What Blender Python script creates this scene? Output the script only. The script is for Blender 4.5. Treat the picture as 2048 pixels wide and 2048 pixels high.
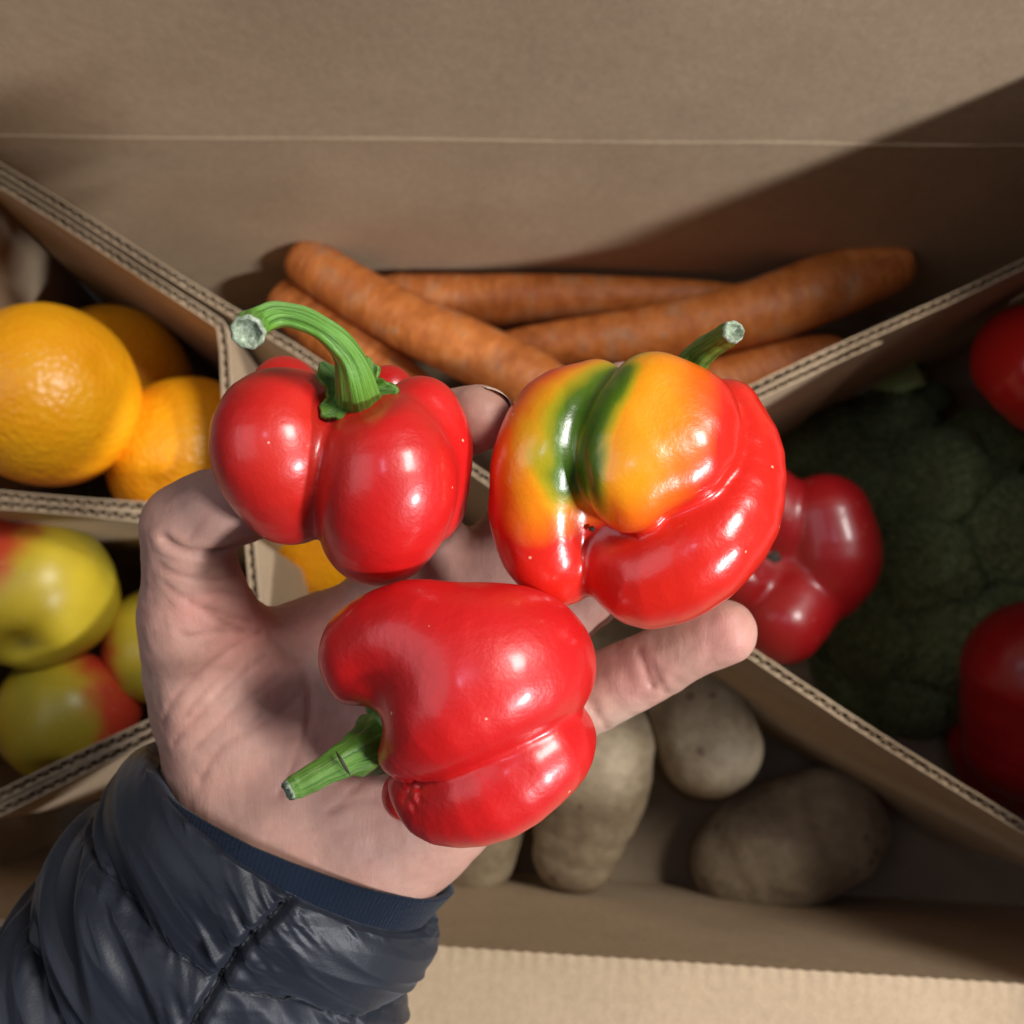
import bpy, math, random
import numpy as np
from mathutils import Vector, Matrix, Quaternion

random.seed(7)
rng = np.random.default_rng(7)
scene = bpy.context.scene
for o in list(bpy.data.objects):
    bpy.data.objects.remove(o)

# ------------------------------------------------------------------ camera
CAM = Vector((0.0, 0.0, 0.56))
TH = math.radians(11.0)
K = 0.4986                                   # half width of the view at 1 m
cam_d = bpy.data.cameras.new('camera')
cam = bpy.data.objects.new('camera', cam_d)
scene.collection.objects.link(cam)
cam.location = CAM
cam.rotation_euler = (TH, 0, 0)
cam_d.sensor_width = 36
cam_d.lens = 18 / K
cam_d.clip_start = 0.01
cam_d.clip_end = 50
cam_d.dof.use_dof = True
cam_d.dof.focus_distance = 0.205
cam_d.dof.aperture_fstop = 17
scene.camera = cam

# ------------------------------------------------------------------ light
world = bpy.data.worlds.new("World")
scene.world = world
world.use_nodes = True
bg = world.node_tree.nodes['Background']
bg.inputs[0].default_value = (0.80, 0.88, 1.0, 1)
bg.inputs[1].default_value = 0.05


def area(name, loc, target, sx, sy, power, col):
    d = bpy.data.lights.new(name, 'AREA')
    d.shape = 'RECTANGLE'
    d.size, d.size_y = sx, sy
    d.energy = power
    d.color = col
    o = bpy.data.objects.new(name, d)
    scene.collection.objects.link(o)
    o.location = loc
    q = (Vector(target) - Vector(loc)).to_track_quat('-Z', 'X')
    o.rotation_euler = q.to_euler()
    return o


# window to the right: long along y, low; a paler patch of sky overhead
area('window_light', (0.76, 0.36, 1.38), (0.0, 0.06, 0.2), 0.36, 0.36, 17.5, (1.0, 0.975, 0.93))
area('window_light', (1.05, -0.62, 1.065), (0.0, 0.06, 0.2), 0.06, 0.22, 20.5, (0.94, 0.96, 1.0))
area('left_fill_light', (-0.95, 0.10, 1.45), (0.05, 0.06, 0.2), 1.0, 1.0, 4.2, (0.90, 0.92, 1.0))  # broad dim fill lamp, added for sheen and softer shadows
area('skylight', (-0.12, 0.16, 1.75), (0.0, 0.06, 0.2), 0.12, 0.10, 1.0, (0.62, 0.70, 1.0))

scene.view_settings.view_transform = 'Standard'
scene.view_settings.look = 'None'
scene.view_settings.exposure = 0.0
scene.view_settings.gamma = 1.0
scene.render.engine = 'CYCLES'
scene.cycles.max_bounces = 8

# ------------------------------------------------------------------ places
cT, sT = math.cos(TH), math.sin(TH)


def C(px, py, d):
    """point seen at (px, py) of the 2048 px picture, d metres along the view axis"""
    u = (px - 1024) / 1024 * K
    v = (1024 - py) / 1024 * K
    return np.array([u * d, v * d * cT + sT * d, v * d * sT - cT * d + CAM.z])


def S(d):
    return d * K / 1024


def onz(px, py, z):
    u = (px - 1024) / 1024 * K
    v = (1024 - py) / 1024 * K
    t = (CAM.z - z) / (cT - v * sT)
    return np.array([u * t, (v * cT + sT) * t, z])


VIEW = np.array([0, sT, -cT])                # away from the camera
RIGHT = np.array([1.0, 0, 0])
UP = np.array([0, cT, sT])

# ------------------------------------------------------------------ scene helpers
COL = scene.collection


def tag(o, label=None, cat=None, group=None, kind=None):
    if label: o['label'] = label
    if cat: o['category'] = cat
    if group: o['group'] = group
    if kind: o['kind'] = kind
    return o


def empty(name, loc, label=None, cat=None, group=None):
    o = bpy.data.objects.new(name, None)
    COL.objects.link(o)
    o.location = Vector(loc)
    o.empty_display_size = 0.01
    return tag(o, label, cat, group)


def mesh_obj(name, V, F, mat, parent=None, smooth=True, colors=None, origin=None):
    V = np.asarray(V, dtype=np.float64)
    if origin is None:
        origin = np.array(parent.location) if parent is not None and parent.type == 'EMPTY' else (
            np.array(parent['_org']) if parent is not None and '_org' in parent else V.mean(0))
    origin = np.asarray(origin, dtype=float)
    me = bpy.data.meshes.new(name)
    L = V - origin
    if isinstance(F, np.ndarray):
        n, k = F.shape
        me.vertices.add(len(L)); me.vertices.foreach_set('co', L.astype(np.float32).ravel())
        me.loops.add(n * k); me.loops.foreach_set('vertex_index', F.astype(np.int32).ravel())
        me.polygons.add(n)
        me.polygons.foreach_set('loop_start', (np.arange(n) * k).astype(np.int32))
        me.update(calc_edges=True)
        me.validate()
    else:
        me.from_pydata(L.tolist(), [], F)
        me.update()
    me.polygons.foreach_set('use_smooth', [smooth] * len(me.polygons))
    if colors is not None:
        a = me.color_attributes.new('pigment', 'FLOAT_COLOR', 'POINT')
        c = np.ones((len(V), 4), dtype=np.float32)
        c[:, :colors.shape[1]] = colors
        a.data.foreach_set('color', c.ravel())
    if mat is not None:
        me.materials.append(mat)
    o = bpy.data.objects.new(name, me)
    COL.objects.link(o)
    if parent is not None:
        o.parent = parent                    # parts keep the origin of their thing
        o.location = (0, 0, 0)
    else:
        o.location = Vector(origin)
    return o


# ------------------------------------------------------------------ distance-field modelling
def smin(a, b, k):
    h = np.clip(0.5 + 0.5 * (b - a) / k, 0, 1)
    return b + (a - b) * h - k * h * (1 - h)


def smax(a, b, k):
    return -smin(-a, -b, k)


def seg(p, a, b, ra, rb):
    ba = b - a
    pa = p - a
    l2 = max(float(ba @ ba), 1e-12)
    h = np.clip(pa @ ba / l2, 0, 1)
    q = pa - h[..., None] * ba
    return np.sqrt((q * q).sum(-1)) - (ra + (rb - ra) * h)


def chain(pts, k=0.0015):
    """pts: (px, py, depth, radius_px) -> distance function of a smooth tapering chain"""
    if len(pts) > 1:
        pts = catmull(pts, 1 + 3 * (len(pts) - 1))
        k = min(k, 0.0008)
    P = [C(*q[:3]) for q in pts]
    R = [q[3] * S(q[2]) for q in pts]

    def f(p):
        if len(P) == 1:
            q = p - P[0]
            return np.sqrt((q * q).sum(-1)) - R[0]
        r = None
        for i in range(len(P) - 1):
            s = seg(p, P[i], P[i + 1], R[i], R[i + 1])
            r = s if r is None else smin(r, s, k)
        return r
    return f, P, R


def union(fs, k):
    def f(p):
        r = None
        for g in fs:
            v = g(p)
            r = v if r is None else smin(r, v, k)
        return r
    return f


def polygonise(f, lo, hi, h, steps=3):
    """surface nets on a grid, then every vertex pulled on to the exact surface"""
    lo = np.asarray(lo); hi = np.asarray(hi)
    n = np.ceil((hi - lo) / h).astype(int) + 1
    ax = [lo[i] + np.arange(n[i]) * h for i in range(3)]
    Fv = np.empty(n, dtype=np.float32)
    B_ = 4
    nb_ = -(-n // B_)
    cc = [lo[i] + (np.arange(nb_[i]) * B_ + (B_ - 1) / 2) * h for i in range(3)]
    g = np.stack(np.meshgrid(*cc, indexing='ij'), -1)
    cv = f(g.reshape(-1, 3)).reshape(nb_)
    full = np.repeat(np.repeat(np.repeat(cv, B_, 0), B_, 1), B_, 2)[:n[0], :n[1], :n[2]]
    Fv[:] = full
    near_ = np.abs(full) < B_ * h * 0.87 * 1.25 + h
    ij = np.argwhere(near_)
    for a0 in range(0, len(ij), 200000):
        q = ij[a0:a0 + 200000]
        Fv[q[:, 0], q[:, 1], q[:, 2]] = f(lo + q * h)
    ins = Fv < 0
    m = n - 1
    cnt = np.zeros(m, dtype=np.int8)
    for dx in (0, 1):
        for dy in (0, 1):
            for dz in (0, 1):
                cnt += ins[dx:dx + m[0], dy:dy + m[1], dz:dz + m[2]]
    act = (cnt > 0) & (cnt < 8)
    idx = -np.ones(m, dtype=np.int64)
    ci = np.argwhere(act)
    idx[act] = np.arange(len(ci))
    acc = np.zeros((len(ci), 3)); num = np.zeros(len(ci))
    corners = [(a, b, c) for a in (0, 1) for b in (0, 1) for c in (0, 1)]
    for a in corners:
        for axis in range(3):
            if a[axis]: continue
            b = list(a); b[axis] = 1
            va = Fv[ci[:, 0] + a[0], ci[:, 1] + a[1], ci[:, 2] + a[2]]
            vb = Fv[ci[:, 0] + b[0], ci[:, 1] + b[1], ci[:, 2] + b[2]]
            cr = (va < 0) != (vb < 0)
            t = np.where(cr, va / np.where(cr, va - vb, 1), 0)
            pos = np.tile(np.array(a, float), (len(ci), 1))
            pos[:, axis] = t
            acc[cr] += pos[cr]; num[cr] += 1
    V = lo + (ci + acc / num[:, None]) * h
    faces = []
    for axis in range(3):
        u, w = [(1, 2), (2, 0), (0, 1)][axis]
        sl0 = [slice(None)] * 3; sl1 = [slice(None)] * 3
        sl0[axis] = slice(0, n[axis] - 1); sl1[axis] = slice(1, n[axis])
        a, b = ins[tuple(sl0)], ins[tuple(sl1)]
        e = np.argwhere(a != b)
        ok = (e[:, u] > 0) & (e[:, w] > 0) & (e[:, u] < n[u] - 1) & (e[:, w] < n[w] - 1)
        e = e[ok]
        flip = ~a[tuple(e.T)]
        q = []
        for du, dw in ((1, 1), (0, 1), (0, 0), (1, 0)):
            c = e.copy(); c[:, u] -= du; c[:, w] -= dw
            q.append(idx[tuple(c.T)])
        q = np.stack(q, 1)
        q[flip] = q[flip][:, ::-1]
        faces.append(q)
    Fq = np.concatenate(faces)
    Fq = Fq[(Fq >= 0).all(1)]
    V = project(f, V, steps)
    return V, Fq


def grad(f, V, e=2e-4):
    g = np.empty_like(V)
    for a in range(3):
        d = np.zeros(3); d[a] = e
        g[:, a] = (f(V + d) - f(V - d)) / (2 * e)
    return g


def project(f, V, steps):
    for _ in range(steps):
        v = f(V)
        g = grad(f, V)
        l2 = np.maximum((g * g).sum(1), 0.2)
        st = np.clip(v, -8e-4, 8e-4) / l2
        V = V - g * st[:, None]
    return V


def refine(V, F, f):
    n = len(V)
    e = np.sort(np.concatenate([F[:, [0, 1]], F[:, [1, 2]], F[:, [2, 3]], F[:, [3, 0]]]), axis=1)
    key = e[:, 0] * n + e[:, 1]
    u, inv = np.unique(key, return_inverse=True)
    mid = (V[u // n] + V[u % n]) / 2
    m = len(F)
    e01, e12, e23, e30 = [n + inv[i * m:(i + 1) * m] for i in range(4)]
    cen = n + len(u) + np.arange(m)
    V2 = np.vstack([V, mid, V[F].mean(1)])
    F2 = np.concatenate([np.stack([F[:, 0], e01, cen, e30], 1), np.stack([e01, F[:, 1], e12, cen], 1),
                         np.stack([cen, e12, F[:, 2], e23], 1), np.stack([e30, cen, e23, F[:, 3]], 1)])
    return project(f, V2, 2), F2


def bounds(*PR, pad=0.004):
    P = np.array([p for P_, R_ in PR for p in P_])
    R = np.array([r for P_, R_ in PR for r in R_])
    return (P - R[:, None]).min(0) - pad, (P + R[:, None]).max(0) + pad


# value noise
_perm = rng.random((32, 32, 32))


def vnoise(p):
    i = np.floor(p).astype(int)
    fr = p - i
    fr = fr * fr * (3 - 2 * fr)
    i &= 31
    j = (i + 1) & 31
    r = 0
    for a in (0, 1):
        for b in (0, 1):
            for c in (0, 1):
                ia = (j if a else i)[..., 0]; ib = (j if b else i)[..., 1]; ic = (j if c else i)[..., 2]
                w = (fr[..., 0] if a else 1 - fr[..., 0]) * (fr[..., 1] if b else 1 - fr[..., 1]) * (fr[..., 2] if c else 1 - fr[..., 2])
                r = r + w * _perm[ia, ib, ic]
    return r * 2 - 1


def fbm(p, n=3):
    r = 0; a = 1
    for k in range(n):
        r = r + a * vnoise(p * (2.03 ** k) + 7.3 * k); a *= 0.5
    return r


# ------------------------------------------------------------------ spline tubes
def catmull(P, n):
    P = np.asarray(P, float)
    Q = np.vstack([2 * P[0] - P[1], P, 2 * P[-1] - P[-2]])
    out = []
    m = len(P) - 1
    for s in np.linspace(0, m, n):
        i = min(int(s), m - 1); t = s - i
        a, b, c, d = Q[i], Q[i + 1], Q[i + 2], Q[i + 3]
        out.append(0.5 * ((2 * b) + (c - a) * t + (2 * a - 5 * b + 4 * c - d) * t * t + (3 * b - a - 3 * c + d) * t ** 3))
    return np.array(out)


def tube(P, R, n=40, m=20, ridge=None, cap_round=False, ref=None):
    """P control points, R radii; ridge(theta, s) multiplies the radius"""
    D = catmull(np.hstack([np.asarray(P, float), np.asarray(R, float)[:, None]]), n)
    X, r = D[:, :3], D[:, 3]
    T = np.gradient(X, axis=0)
    T /= np.linalg.norm(T, axis=1)[:, None]
    N = np.array(ref if ref is not None else [0.3, 0.9, 0.2], float)
    N -= T[0] * (N @ T[0]); N /= np.linalg.norm(N)
    V = []; th = np.arange(m) / m * 2 * math.pi
    for i in range(n):
        N = N - T[i] * (N @ T[i]); N /= np.linalg.norm(N)
        B = np.cross(T[i], N)
        rr = r[i] * np.broadcast_to(ridge(th, i / (n - 1)) if ridge else 1.0, (m,))
        V.append(X[i] + rr[:, None] * (np.cos(th)[:, None] * N + np.sin(th)[:, None] * B))
    V = np.vstack(V)
    F = []
    for i in range(n - 1):
        for j in range(m):
            k = (j + 1) % m
            F.append((i * m + j, i * m + k, (i + 1) * m + k, (i + 1) * m + j))
    return V, F, X, T, r


def close_tube(V, F, n, m, X, start=True, end=True):
    V = list(V)
    if start:
        c = len(V); V.append(X[0])
        F += [(c, (j + 1) % m, j) for j in range(m)]
    if end:
        c = len(V); V.append(X[-1]); b = (n - 1) * m
        F += [(c, b + j, b + (j + 1) % m) for j in range(m)]
    return np.array(V), F


# ------------------------------------------------------------------ materials
def mat(name, base=(0.5, 0.5, 0.5), rough=0.5, **kw):
    m = bpy.data.materials.new(name)
    m.use_nodes = True
    b = m.node_tree.nodes['Principled BSDF']
    b.inputs['Base Color'].default_value = (*base, 1)
    b.inputs['Roughness'].default_value = rough
    for k, v in kw.items():
        b.inputs[k.replace('_', ' ')].default_value = v
    return m


class NT:
    def __init__(s, m):
        s.t = m.node_tree; s.b = s.t.nodes['Principled BSDF']; s.co = None

    def n(s, kind, **kw):
        x = s.t.nodes.new('ShaderNode' + kind)
        for k, v in kw.items():
            if k in x.inputs.keys(): x.inputs[k].default_value = v
            else: setattr(x, k, v)
        return x

    def link(s, a, b): s.t.links.new(a, b)

    def coords(s, scale=(1, 1, 1), rot=(0, 0, 0)):
        if s.co is None: s.co = s.n('TexCoord')
        mp = s.n('Mapping')
        mp.inputs['Scale'].default_value = scale
        mp.inputs['Rotation'].default_value = rot
        s.link(s.co.outputs['Object'], mp.inputs['Vector'])
        return mp.outputs[0]

    def noise(s, scale, detail=3, rough=0.5, vec=None, dist=0.0):
        x = s.n('TexNoise', Scale=scale, Detail=detail, Roughness=rough, Distortion=dist)
        s.link(vec if vec is not None else s.coords(), x.inputs['Vector'])
        return x.outputs['Fac']

    def ramp(s, fac, stops, interp='LINEAR'):
        x = s.n('ValToRGB')
        x.color_ramp.interpolation = interp
        e = x.color_ramp.elements
        while len(e) < len(stops): e.new(0.5)
        for i, (p, c) in enumerate(stops):
            e[i].position = p
            e[i].color = (*c, 1) if len(c) == 3 else c
        s.link(fac, x.inputs['Fac'])
        return x.outputs['Color']

    def mix(s, fac, a, b, mode='MIX'):
        x = s.n('Mix'); x.data_type = 'RGBA'; x.blend_type = mode
        for src, i in ((fac, 0), (a, 6), (b, 7)):
            if isinstance(src, (int, float)): x.inputs[i].default_value = src
            elif isinstance(src, tuple): x.inputs[i].default_value = (*src, 1)
            else: s.link(src, x.inputs[i])
        return x.outputs[2]

    def math(s, op, a, b=0.0, clamp=False):
        x = s.n('Math'); x.operation = op; x.use_clamp = clamp
        for i, v in enumerate((a, b)):
            if isinstance(v, (int, float)): x.inputs[i].default_value = v
            else: s.link(v, x.inputs[i])
        return x.outputs[0]

    def bump(s, h, strength, dist, prev=None):
        x = s.n('Bump'); x.inputs['Strength'].default_value = strength; x.inputs['Distance'].default_value = dist
        s.link(h, x.inputs['Height'])
        if prev is not None: s.link(prev, x.inputs['Normal'])
        return x.outputs[0]


def grey(v): return (v, v, v)


# cardboard
def make_cardboard(name, tint=1.0):
    m = mat(name, rough=0.82)
    t = NT(m)
    big = t.noise(14, 3)
    fib = t.noise(330, 4, 0.6, t.coords((1, 1, 0.8)))
    speck = t.noise(1500, 2, 0.6)
    c = t.ramp(big, [(0.3, (0.395 * tint, 0.286 * tint, 0.180 * tint)), (0.7, (0.465 * tint, 0.340 * tint, 0.220 * tint))])
    c = t.mix(0.34, c, t.ramp(fib, [(0.3, grey(0.40)), (0.72, grey(0.62))]), 'OVERLAY')
    c = t.mix(0.35, c, t.ramp(speck, [(0.3, grey(0.38)), (0.7, grey(0.62))]), 'OVERLAY')
    scuff = t.noise(20, 5, 0.6, t.coords((1, 1, 1.3), (0.2, 0.1, 0.3)))
    c = t.mix(0.22, c, t.ramp(scuff, [(0.32, grey(0.40)), (0.5, grey(0.5)), (0.74, grey(0.62))]), 'OVERLAY')
    t.link(c, t.b.inputs['Base Color'])
    b1 = t.bump(fib, 0.16, 0.0010)
    b2 = t.bump(t.noise(120, 3, 0.55), 0.16, 0.0016, b1)
    t.link(b2, t.b.inputs['Normal'])
    t.b.inputs['Specular IOR Level'].default_value = 0.25
    return m


M_card = make_cardboard('kraft_cardboard')
M_card_edge = make_cardboard('cut_cardboard_edge', 1.15)


def pepper_mat(name, rough=0.22, bumpy=1.0):
    m = mat(name, rough=rough)
    t = NT(m)
    at = t.n('Attribute'); at.attribute_name = 'pigment'
    big = t.noise(45, 3, 0.55)
    c = t.mix(0.30, at.outputs['Color'], t.ramp(big, [(0.3, grey(0.40)), (0.7, grey(0.60))]), 'OVERLAY')
    vor = t.n('TexVoronoi', Scale=210.0); t.link(t.coords(), vor.inputs['Vector'])
    dot = t.math('LESS_THAN', vor.outputs['Distance'], 0.070)
    keep = t.math('GREATER_THAN', t.noise(75, 1), 0.55)
    c = t.mix(t.math('MULTIPLY', t.math('MULTIPLY', dot, keep), 0.75), c, (0.85, 0.45, 0.30))
    # dry scuffs: fine scratches in a few places
    sc = t.noise(60, 5, 0.75, t.coords((1, 1, 7), (0.4, 0.9, 0.3)))
    scm = t.math('MULTIPLY', t.math('GREATER_THAN', sc, 0.70), 0.25)
    c = t.mix(scm, c, (0.75, 0.25, 0.16))
    t.link(c, t.b.inputs['Base Color'])
    r = t.ramp(t.noise(30, 4, 0.6), [(0.25, grey(rough - 0.03)), (0.75, grey(rough + 0.10))])
    t.link(r, t.b.inputs['Roughness'])
    b1 = t.bump(t.noise(650, 3, 0.6), 0.12 * bumpy, 0.0008)
    b2 = t.bump(t.noise(110, 2, 0.5), 0.14 * bumpy, 0.0012, b1)
    t.link(b2, t.b.inputs['Normal'])
    t.b.inputs['Coat Weight'].default_value = 0.45
    t.b.inputs['Coat Roughness'].default_value = 0.19
    t.b.inputs['Subsurface Weight'].default_value = 0.12
    t.b.inputs['Subsurface Radius'].default_value = (1.0, 0.18, 0.08)
    t.b.inputs['Subsurface Scale'].default_value = 0.004
    return m


M_pepper = pepper_mat('pepper_skin', 0.36, 1.3)
M_pepper_gloss = pepper_mat('ripening_pepper_skin', 0.25, 1.1)


def stem_mat(name, lo, hi, dry=(0.30, 0.36, 0.20)):
    m = mat(name, rough=0.42)
    t = NT(m)
    at = t.n('Attribute'); at.attribute_name = 'pigment'      # r: across, g: along
    sep = t.n('SeparateColor'); t.link(at.outputs['Color'], sep.inputs[0])
    cb = t.n('CombineXYZ')
    t.link(t.math('MULTIPLY', sep.outputs[0], 14), cb.inputs[0]); t.link(t.math('MULTIPLY', sep.outputs[1], 2.2), cb.inputs[1])
    s1 = t.noise(1.0, 5, 0.65, cb.outputs[0], 0.4)
    c = t.ramp(s1, [(0.30, lo), (0.52, hi), (0.74, dry)])
    t.link(c, t.b.inputs['Base Color'])
    t.link(t.bump(s1, 0.55, 0.0014, t.bump(t.noise(700, 3), 0.2, 0.0006)), t.b.inputs['Normal'])
    t.b.inputs['Subsurface Weight'].default_value = 0.08
    t.b.inputs['Subsurface Radius'].default_value = (0.5, 1.0, 0.2)
    t.b.inputs['Subsurface Scale'].default_value = 0.002
    return m


M_stem_light = stem_mat('light_green_stem', (0.025, 0.085, 0.012), (0.13, 0.31, 0.035), (0.24, 0.40, 0.15))
M_stem_dark = stem_mat('dark_green_stem', (0.028, 0.085, 0.012), (0.10, 0.23, 0.025), (0.17, 0.26, 0.07))

M_cut = mat('cut_stem_face', rough=0.6)
t = NT(M_cut)
nn = t.noise(700, 4, 0.7)
t.link(t.ramp(nn, [(0.32, (0.10, 0.14, 0.07)), (0.5, (0.25, 0.30, 0.20)), (0.68, (0.50, 0.54, 0.43))]), t.b.inputs['Base Color'])
t.link(t.bump(nn, 0.5, 0.0008), t.b.inputs['Normal'])

M_scar = mat('dark_scar', (0.03, 0.022, 0.012), 0.7)

# skin
M_skin = mat('palm_skin', rough=0.52)
t = NT(M_skin)
at = t.n('Attribute'); at.attribute_name = 'pigment'
mott = t.noise(60, 4, 0.6)
c = t.mix(0.5, at.outputs['Color'], t.ramp(mott, [(0.3, (0.54, 0.43, 0.41)), (0.7, (0.50, 0.53, 0.52))]), 'OVERLAY')
fine = t.noise(420, 3, 0.6, t.coords((1, 1, 1)))
c = t.mix(0.28, c, t.ramp(fine, [(0.3, grey(0.40)), (0.7, grey(0.58))]), 'OVERLAY')
t.link(c, t.b.inputs['Base Color'])
dirs = t.coords((1.0, 0.28, 1.0), (0, 0, math.radians(32)))
lines = t.noise(330, 4, 0.65, dirs, 0.6)
dirs2 = t.coords((0.35, 1.0, 1.0), (0, 0, math.radians(18)))
lines2 = t.noise(260, 4, 0.6, dirs2, 0.8)
wv = t.n('TexWave', Scale=520.0, Distortion=1.6, Detail=1.0); wv.inputs['Detail Scale'].default_value = 0.6
t.link(t.coords((1, 1, 1), (0, 0, math.radians(58))), wv.inputs['Vector'])
b = t.bump(lines, 0.26, 0.0008)
b = t.bump(lines2, 0.14, 0.0008, b)
b = t.bump(wv.outputs['Fac'], 0.06, 0.0003, b)
t.link(b, t.b.inputs['Normal'])
t.b.inputs['Subsurface Weight'].default_value = 0.22
t.b.inputs['Subsurface Radius'].default_value = (1.0, 0.35, 0.2)
t.b.inputs['Subsurface Scale'].default_value = 0.004
t.b.inputs['Specular IOR Level'].default_value = 0.36
M_nail = mat('fingernail', (0.70, 0.52, 0.40), 0.35)

# jacket
M_nylon = mat('navy_nylon', (0.021, 0.026, 0.038), 0.45)
t = NT(M_nylon)
t.link(t.ramp(t.noise(25, 3), [(0.3, (0.010, 0.012, 0.018)), (0.7, (0.016, 0.019, 0.027))]), t.b.inputs['Base Color'])
w1 = t.noise(55, 4, 0.55, t.coords((1, 0.5, 1), (0, 0, 0.6)), 1.2)
b = t.bump(w1, 0.12, 0.003)
b = t.bump(t.noise(1600, 2), 0.12, 0.0004, b)
t.link(b, t.b.inputs['Normal'])
t.link(t.ramp(t.noise(35, 3), [(0.3, grey(0.40)), (0.7, grey(0.56))]), t.b.inputs['Roughness'])
t.b.inputs['Sheen Weight'].default_value = 0.10
t.b.inputs['Sheen Roughness'].default_value = 0.4
t.b.inputs['Sheen Tint'].default_value = (0.7, 0.8, 1, 1)
t.b.inputs['Specular IOR Level'].default_value = 0.32
M_thread = mat('seam_thread', (0.006, 0.007, 0.010), 0.8)
M_knit = mat('navy_knit', (0.0045, 0.009, 0.020), 0.95, Specular_IOR_Level=0.15)
t = NT(M_knit)
wv = t.n('TexWave', Scale=240.0, Distortion=0.6); wv.bands_direction = 'X'
at = t.n('Attribute'); at.attribute_name = 'pigment'
sep = t.n('SeparateColor'); t.link(at.outputs['Color'], sep.inputs[0])
cb = t.n('CombineXYZ'); t.link(sep.outputs[0], cb.inputs[0])
t.link(cb.outputs[0], wv.inputs['Vector'])
wv.inputs['Scale'].default_value = 34
t.link(t.bump(wv.outputs['Fac'], 0.3, 0.0003, t.bump(t.noise(900, 3), 0.5, 0.0008)), t.b.inputs['Normal'])
t.b.inputs['Sheen Weight'].default_value = 0.08

# fruit
M_orange = mat('orange_peel', rough=0.36)
t = NT(M_orange)
v = t.n('TexVoronoi', Scale=420.0); t.link(t.coords(), v.inputs['Vector']); v.feature = 'SMOOTH_F1'
t.link(t.ramp(t.noise(35, 3), [(0.3, (0.90, 0.34, 0.004)), (0.7, (0.95, 0.44, 0.008))]), t.b.inputs['Base Color'])
b = t.bump(v.outputs['Distance'], 0.40, 0.0013)
b = t.bump(t.noise(120, 3), 0.30, 0.0018, b)
t.link(b, t.b.inputs['Normal'])
t.b.inputs['Subsurface Weight'].default_value = 0.1
t.b.inputs['Subsurface Scale'].default_value = 0.004

M_apple = mat('apple_skin', rough=0.38)
t = NT(M_apple)
at = t.n('Attribute'); at.attribute_name = 'pigment'
str_ = t.noise(60, 4, 0.6, t.coords((1, 1, 0.2)))
c = t.mix(0.35, at.outputs['Color'], t.ramp(str_, [(0.3, grey(0.38)), (0.7, grey(0.62))]), 'OVERLAY')
v = t.n('TexVoronoi', Scale=230.0); t.link(t.coords(), v.inputs['Vector'])
c = t.mix(t.math('MULTIPLY', t.math('LESS_THAN', v.outputs['Distance'], 0.12), 0.35), c, (0.6, 0.5, 0.25))
t.link(c, t.b.inputs['Base Color'])
M_apple_stem = mat('apple_stem', (0.06, 0.035, 0.015), 0.8)

M_carrot = mat('carrot_skin', rough=0.52)
t = NT(M_carrot)
at = t.n('Attribute'); at.attribute_name = 'pigment'
sep = t.n('SeparateColor'); t.link(at.outputs['Color'], sep.inputs[0])
cb = t.n('CombineXYZ')
t.link(t.math('MULTIPLY', sep.outputs[0], 3), cb.inputs[0]); t.link(t.math('MULTIPLY', sep.outputs[1], 45), cb.inputs[1])
t.link(t.math('MULTIPLY', sep.outputs[2], 20), cb.inputs[2])
rings = t.noise(1.0, 3, 0.6, cb.outputs[0])
blot = t.noise(70, 4, 0.6)
c = t.ramp(blot, [(0.28, (0.46, 0.125, 0.020)), (0.52, (0.64, 0.195, 0.040)), (0.74, (0.54, 0.26, 0.12))])
c = t.mix(0.65, c, t.ramp(rings, [(0.35, grey(0.34)), (0.65, grey(0.62))]), 'OVERLAY')
mk = t.math('GREATER_THAN', rings, 0.685)
c = t.mix(t.math('MULTIPLY', mk, 0.6), c, (0.40, 0.26, 0.15))
t.link(c, t.b.inputs['Base Color'])
t.link(t.bump(rings, 0.6, 0.002), t.b.inputs['Normal'])

M_potato = mat('potato_skin', rough=0.7)
t = NT(M_potato)
c = t.ramp(t.noise(32, 5, 0.65), [(0.28, (0.15, 0.098, 0.056)), (0.5, (0.27, 0.200, 0.120)), (0.72, (0.42, 0.335, 0.215))])
c = t.mix(0.4, c, t.ramp(t.noise(220, 4, 0.7), [(0.35, grey(0.3)), (0.65, grey(0.62))]), 'OVERLAY')
v = t.n('TexVoronoi', Scale=62.0); t.link(t.coords(), v.inputs['Vector'])
c = t.mix(t.math('MULTIPLY', t.math('LESS_THAN', v.outputs['Distance'], 0.14), 0.65), c, (0.09, 0.05, 0.03))
t.link(c, t.b.inputs['Base Color'])
b = t.bump(t.noise(300, 4, 0.7), 0.35, 0.001)
t.link(t.bump(v.outputs['Distance'], 0.15, 0.003, b), t.b.inputs['Normal'])

M_floret = mat('broccoli_buds', rough=0.75)
t = NT(M_floret)
t.link(t.ramp(t.noise(9, 5, 0.75), [(0.3, (0.11, 0.150, 0.050)), (0.5, (0.24, 0.30, 0.11)), (0.7, (0.42, 0.48, 0.22))]), t.b.inputs['Base Color'])
v = t.n('TexVoronoi', Scale=30.0); t.link(t.coords(), v.inputs['Vector'])
t.link(t.bump(v.outputs['Distance'], 1.0, 0.0030, t.bump(t.noise(70, 3), 0.6, 0.001)), t.b.inputs['Normal'])
M_broc_stem = mat('broccoli_stem', (0.26, 0.34, 0.12), 0.6)
M_tomato = mat('tomato_skin', (0.55, 0.016, 0.010), 0.24, Coat_Weight=0.3)

# ------------------------------------------------------------------ the cardboard box
RIM = 0.178
bk0, bk1 = onz(-350, 271, RIM), onz(2500, 296, RIM)          # back fold
nr0, nr1 = onz(-500, 1806, RIM), onz(2500, 1999, RIM)          # near fold
xl, xr = -0.236, 0.305


def lerp_x(a, b, x):
    return a + (b - a) * (x - a[0]) / (b[0] - a[0])


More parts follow.
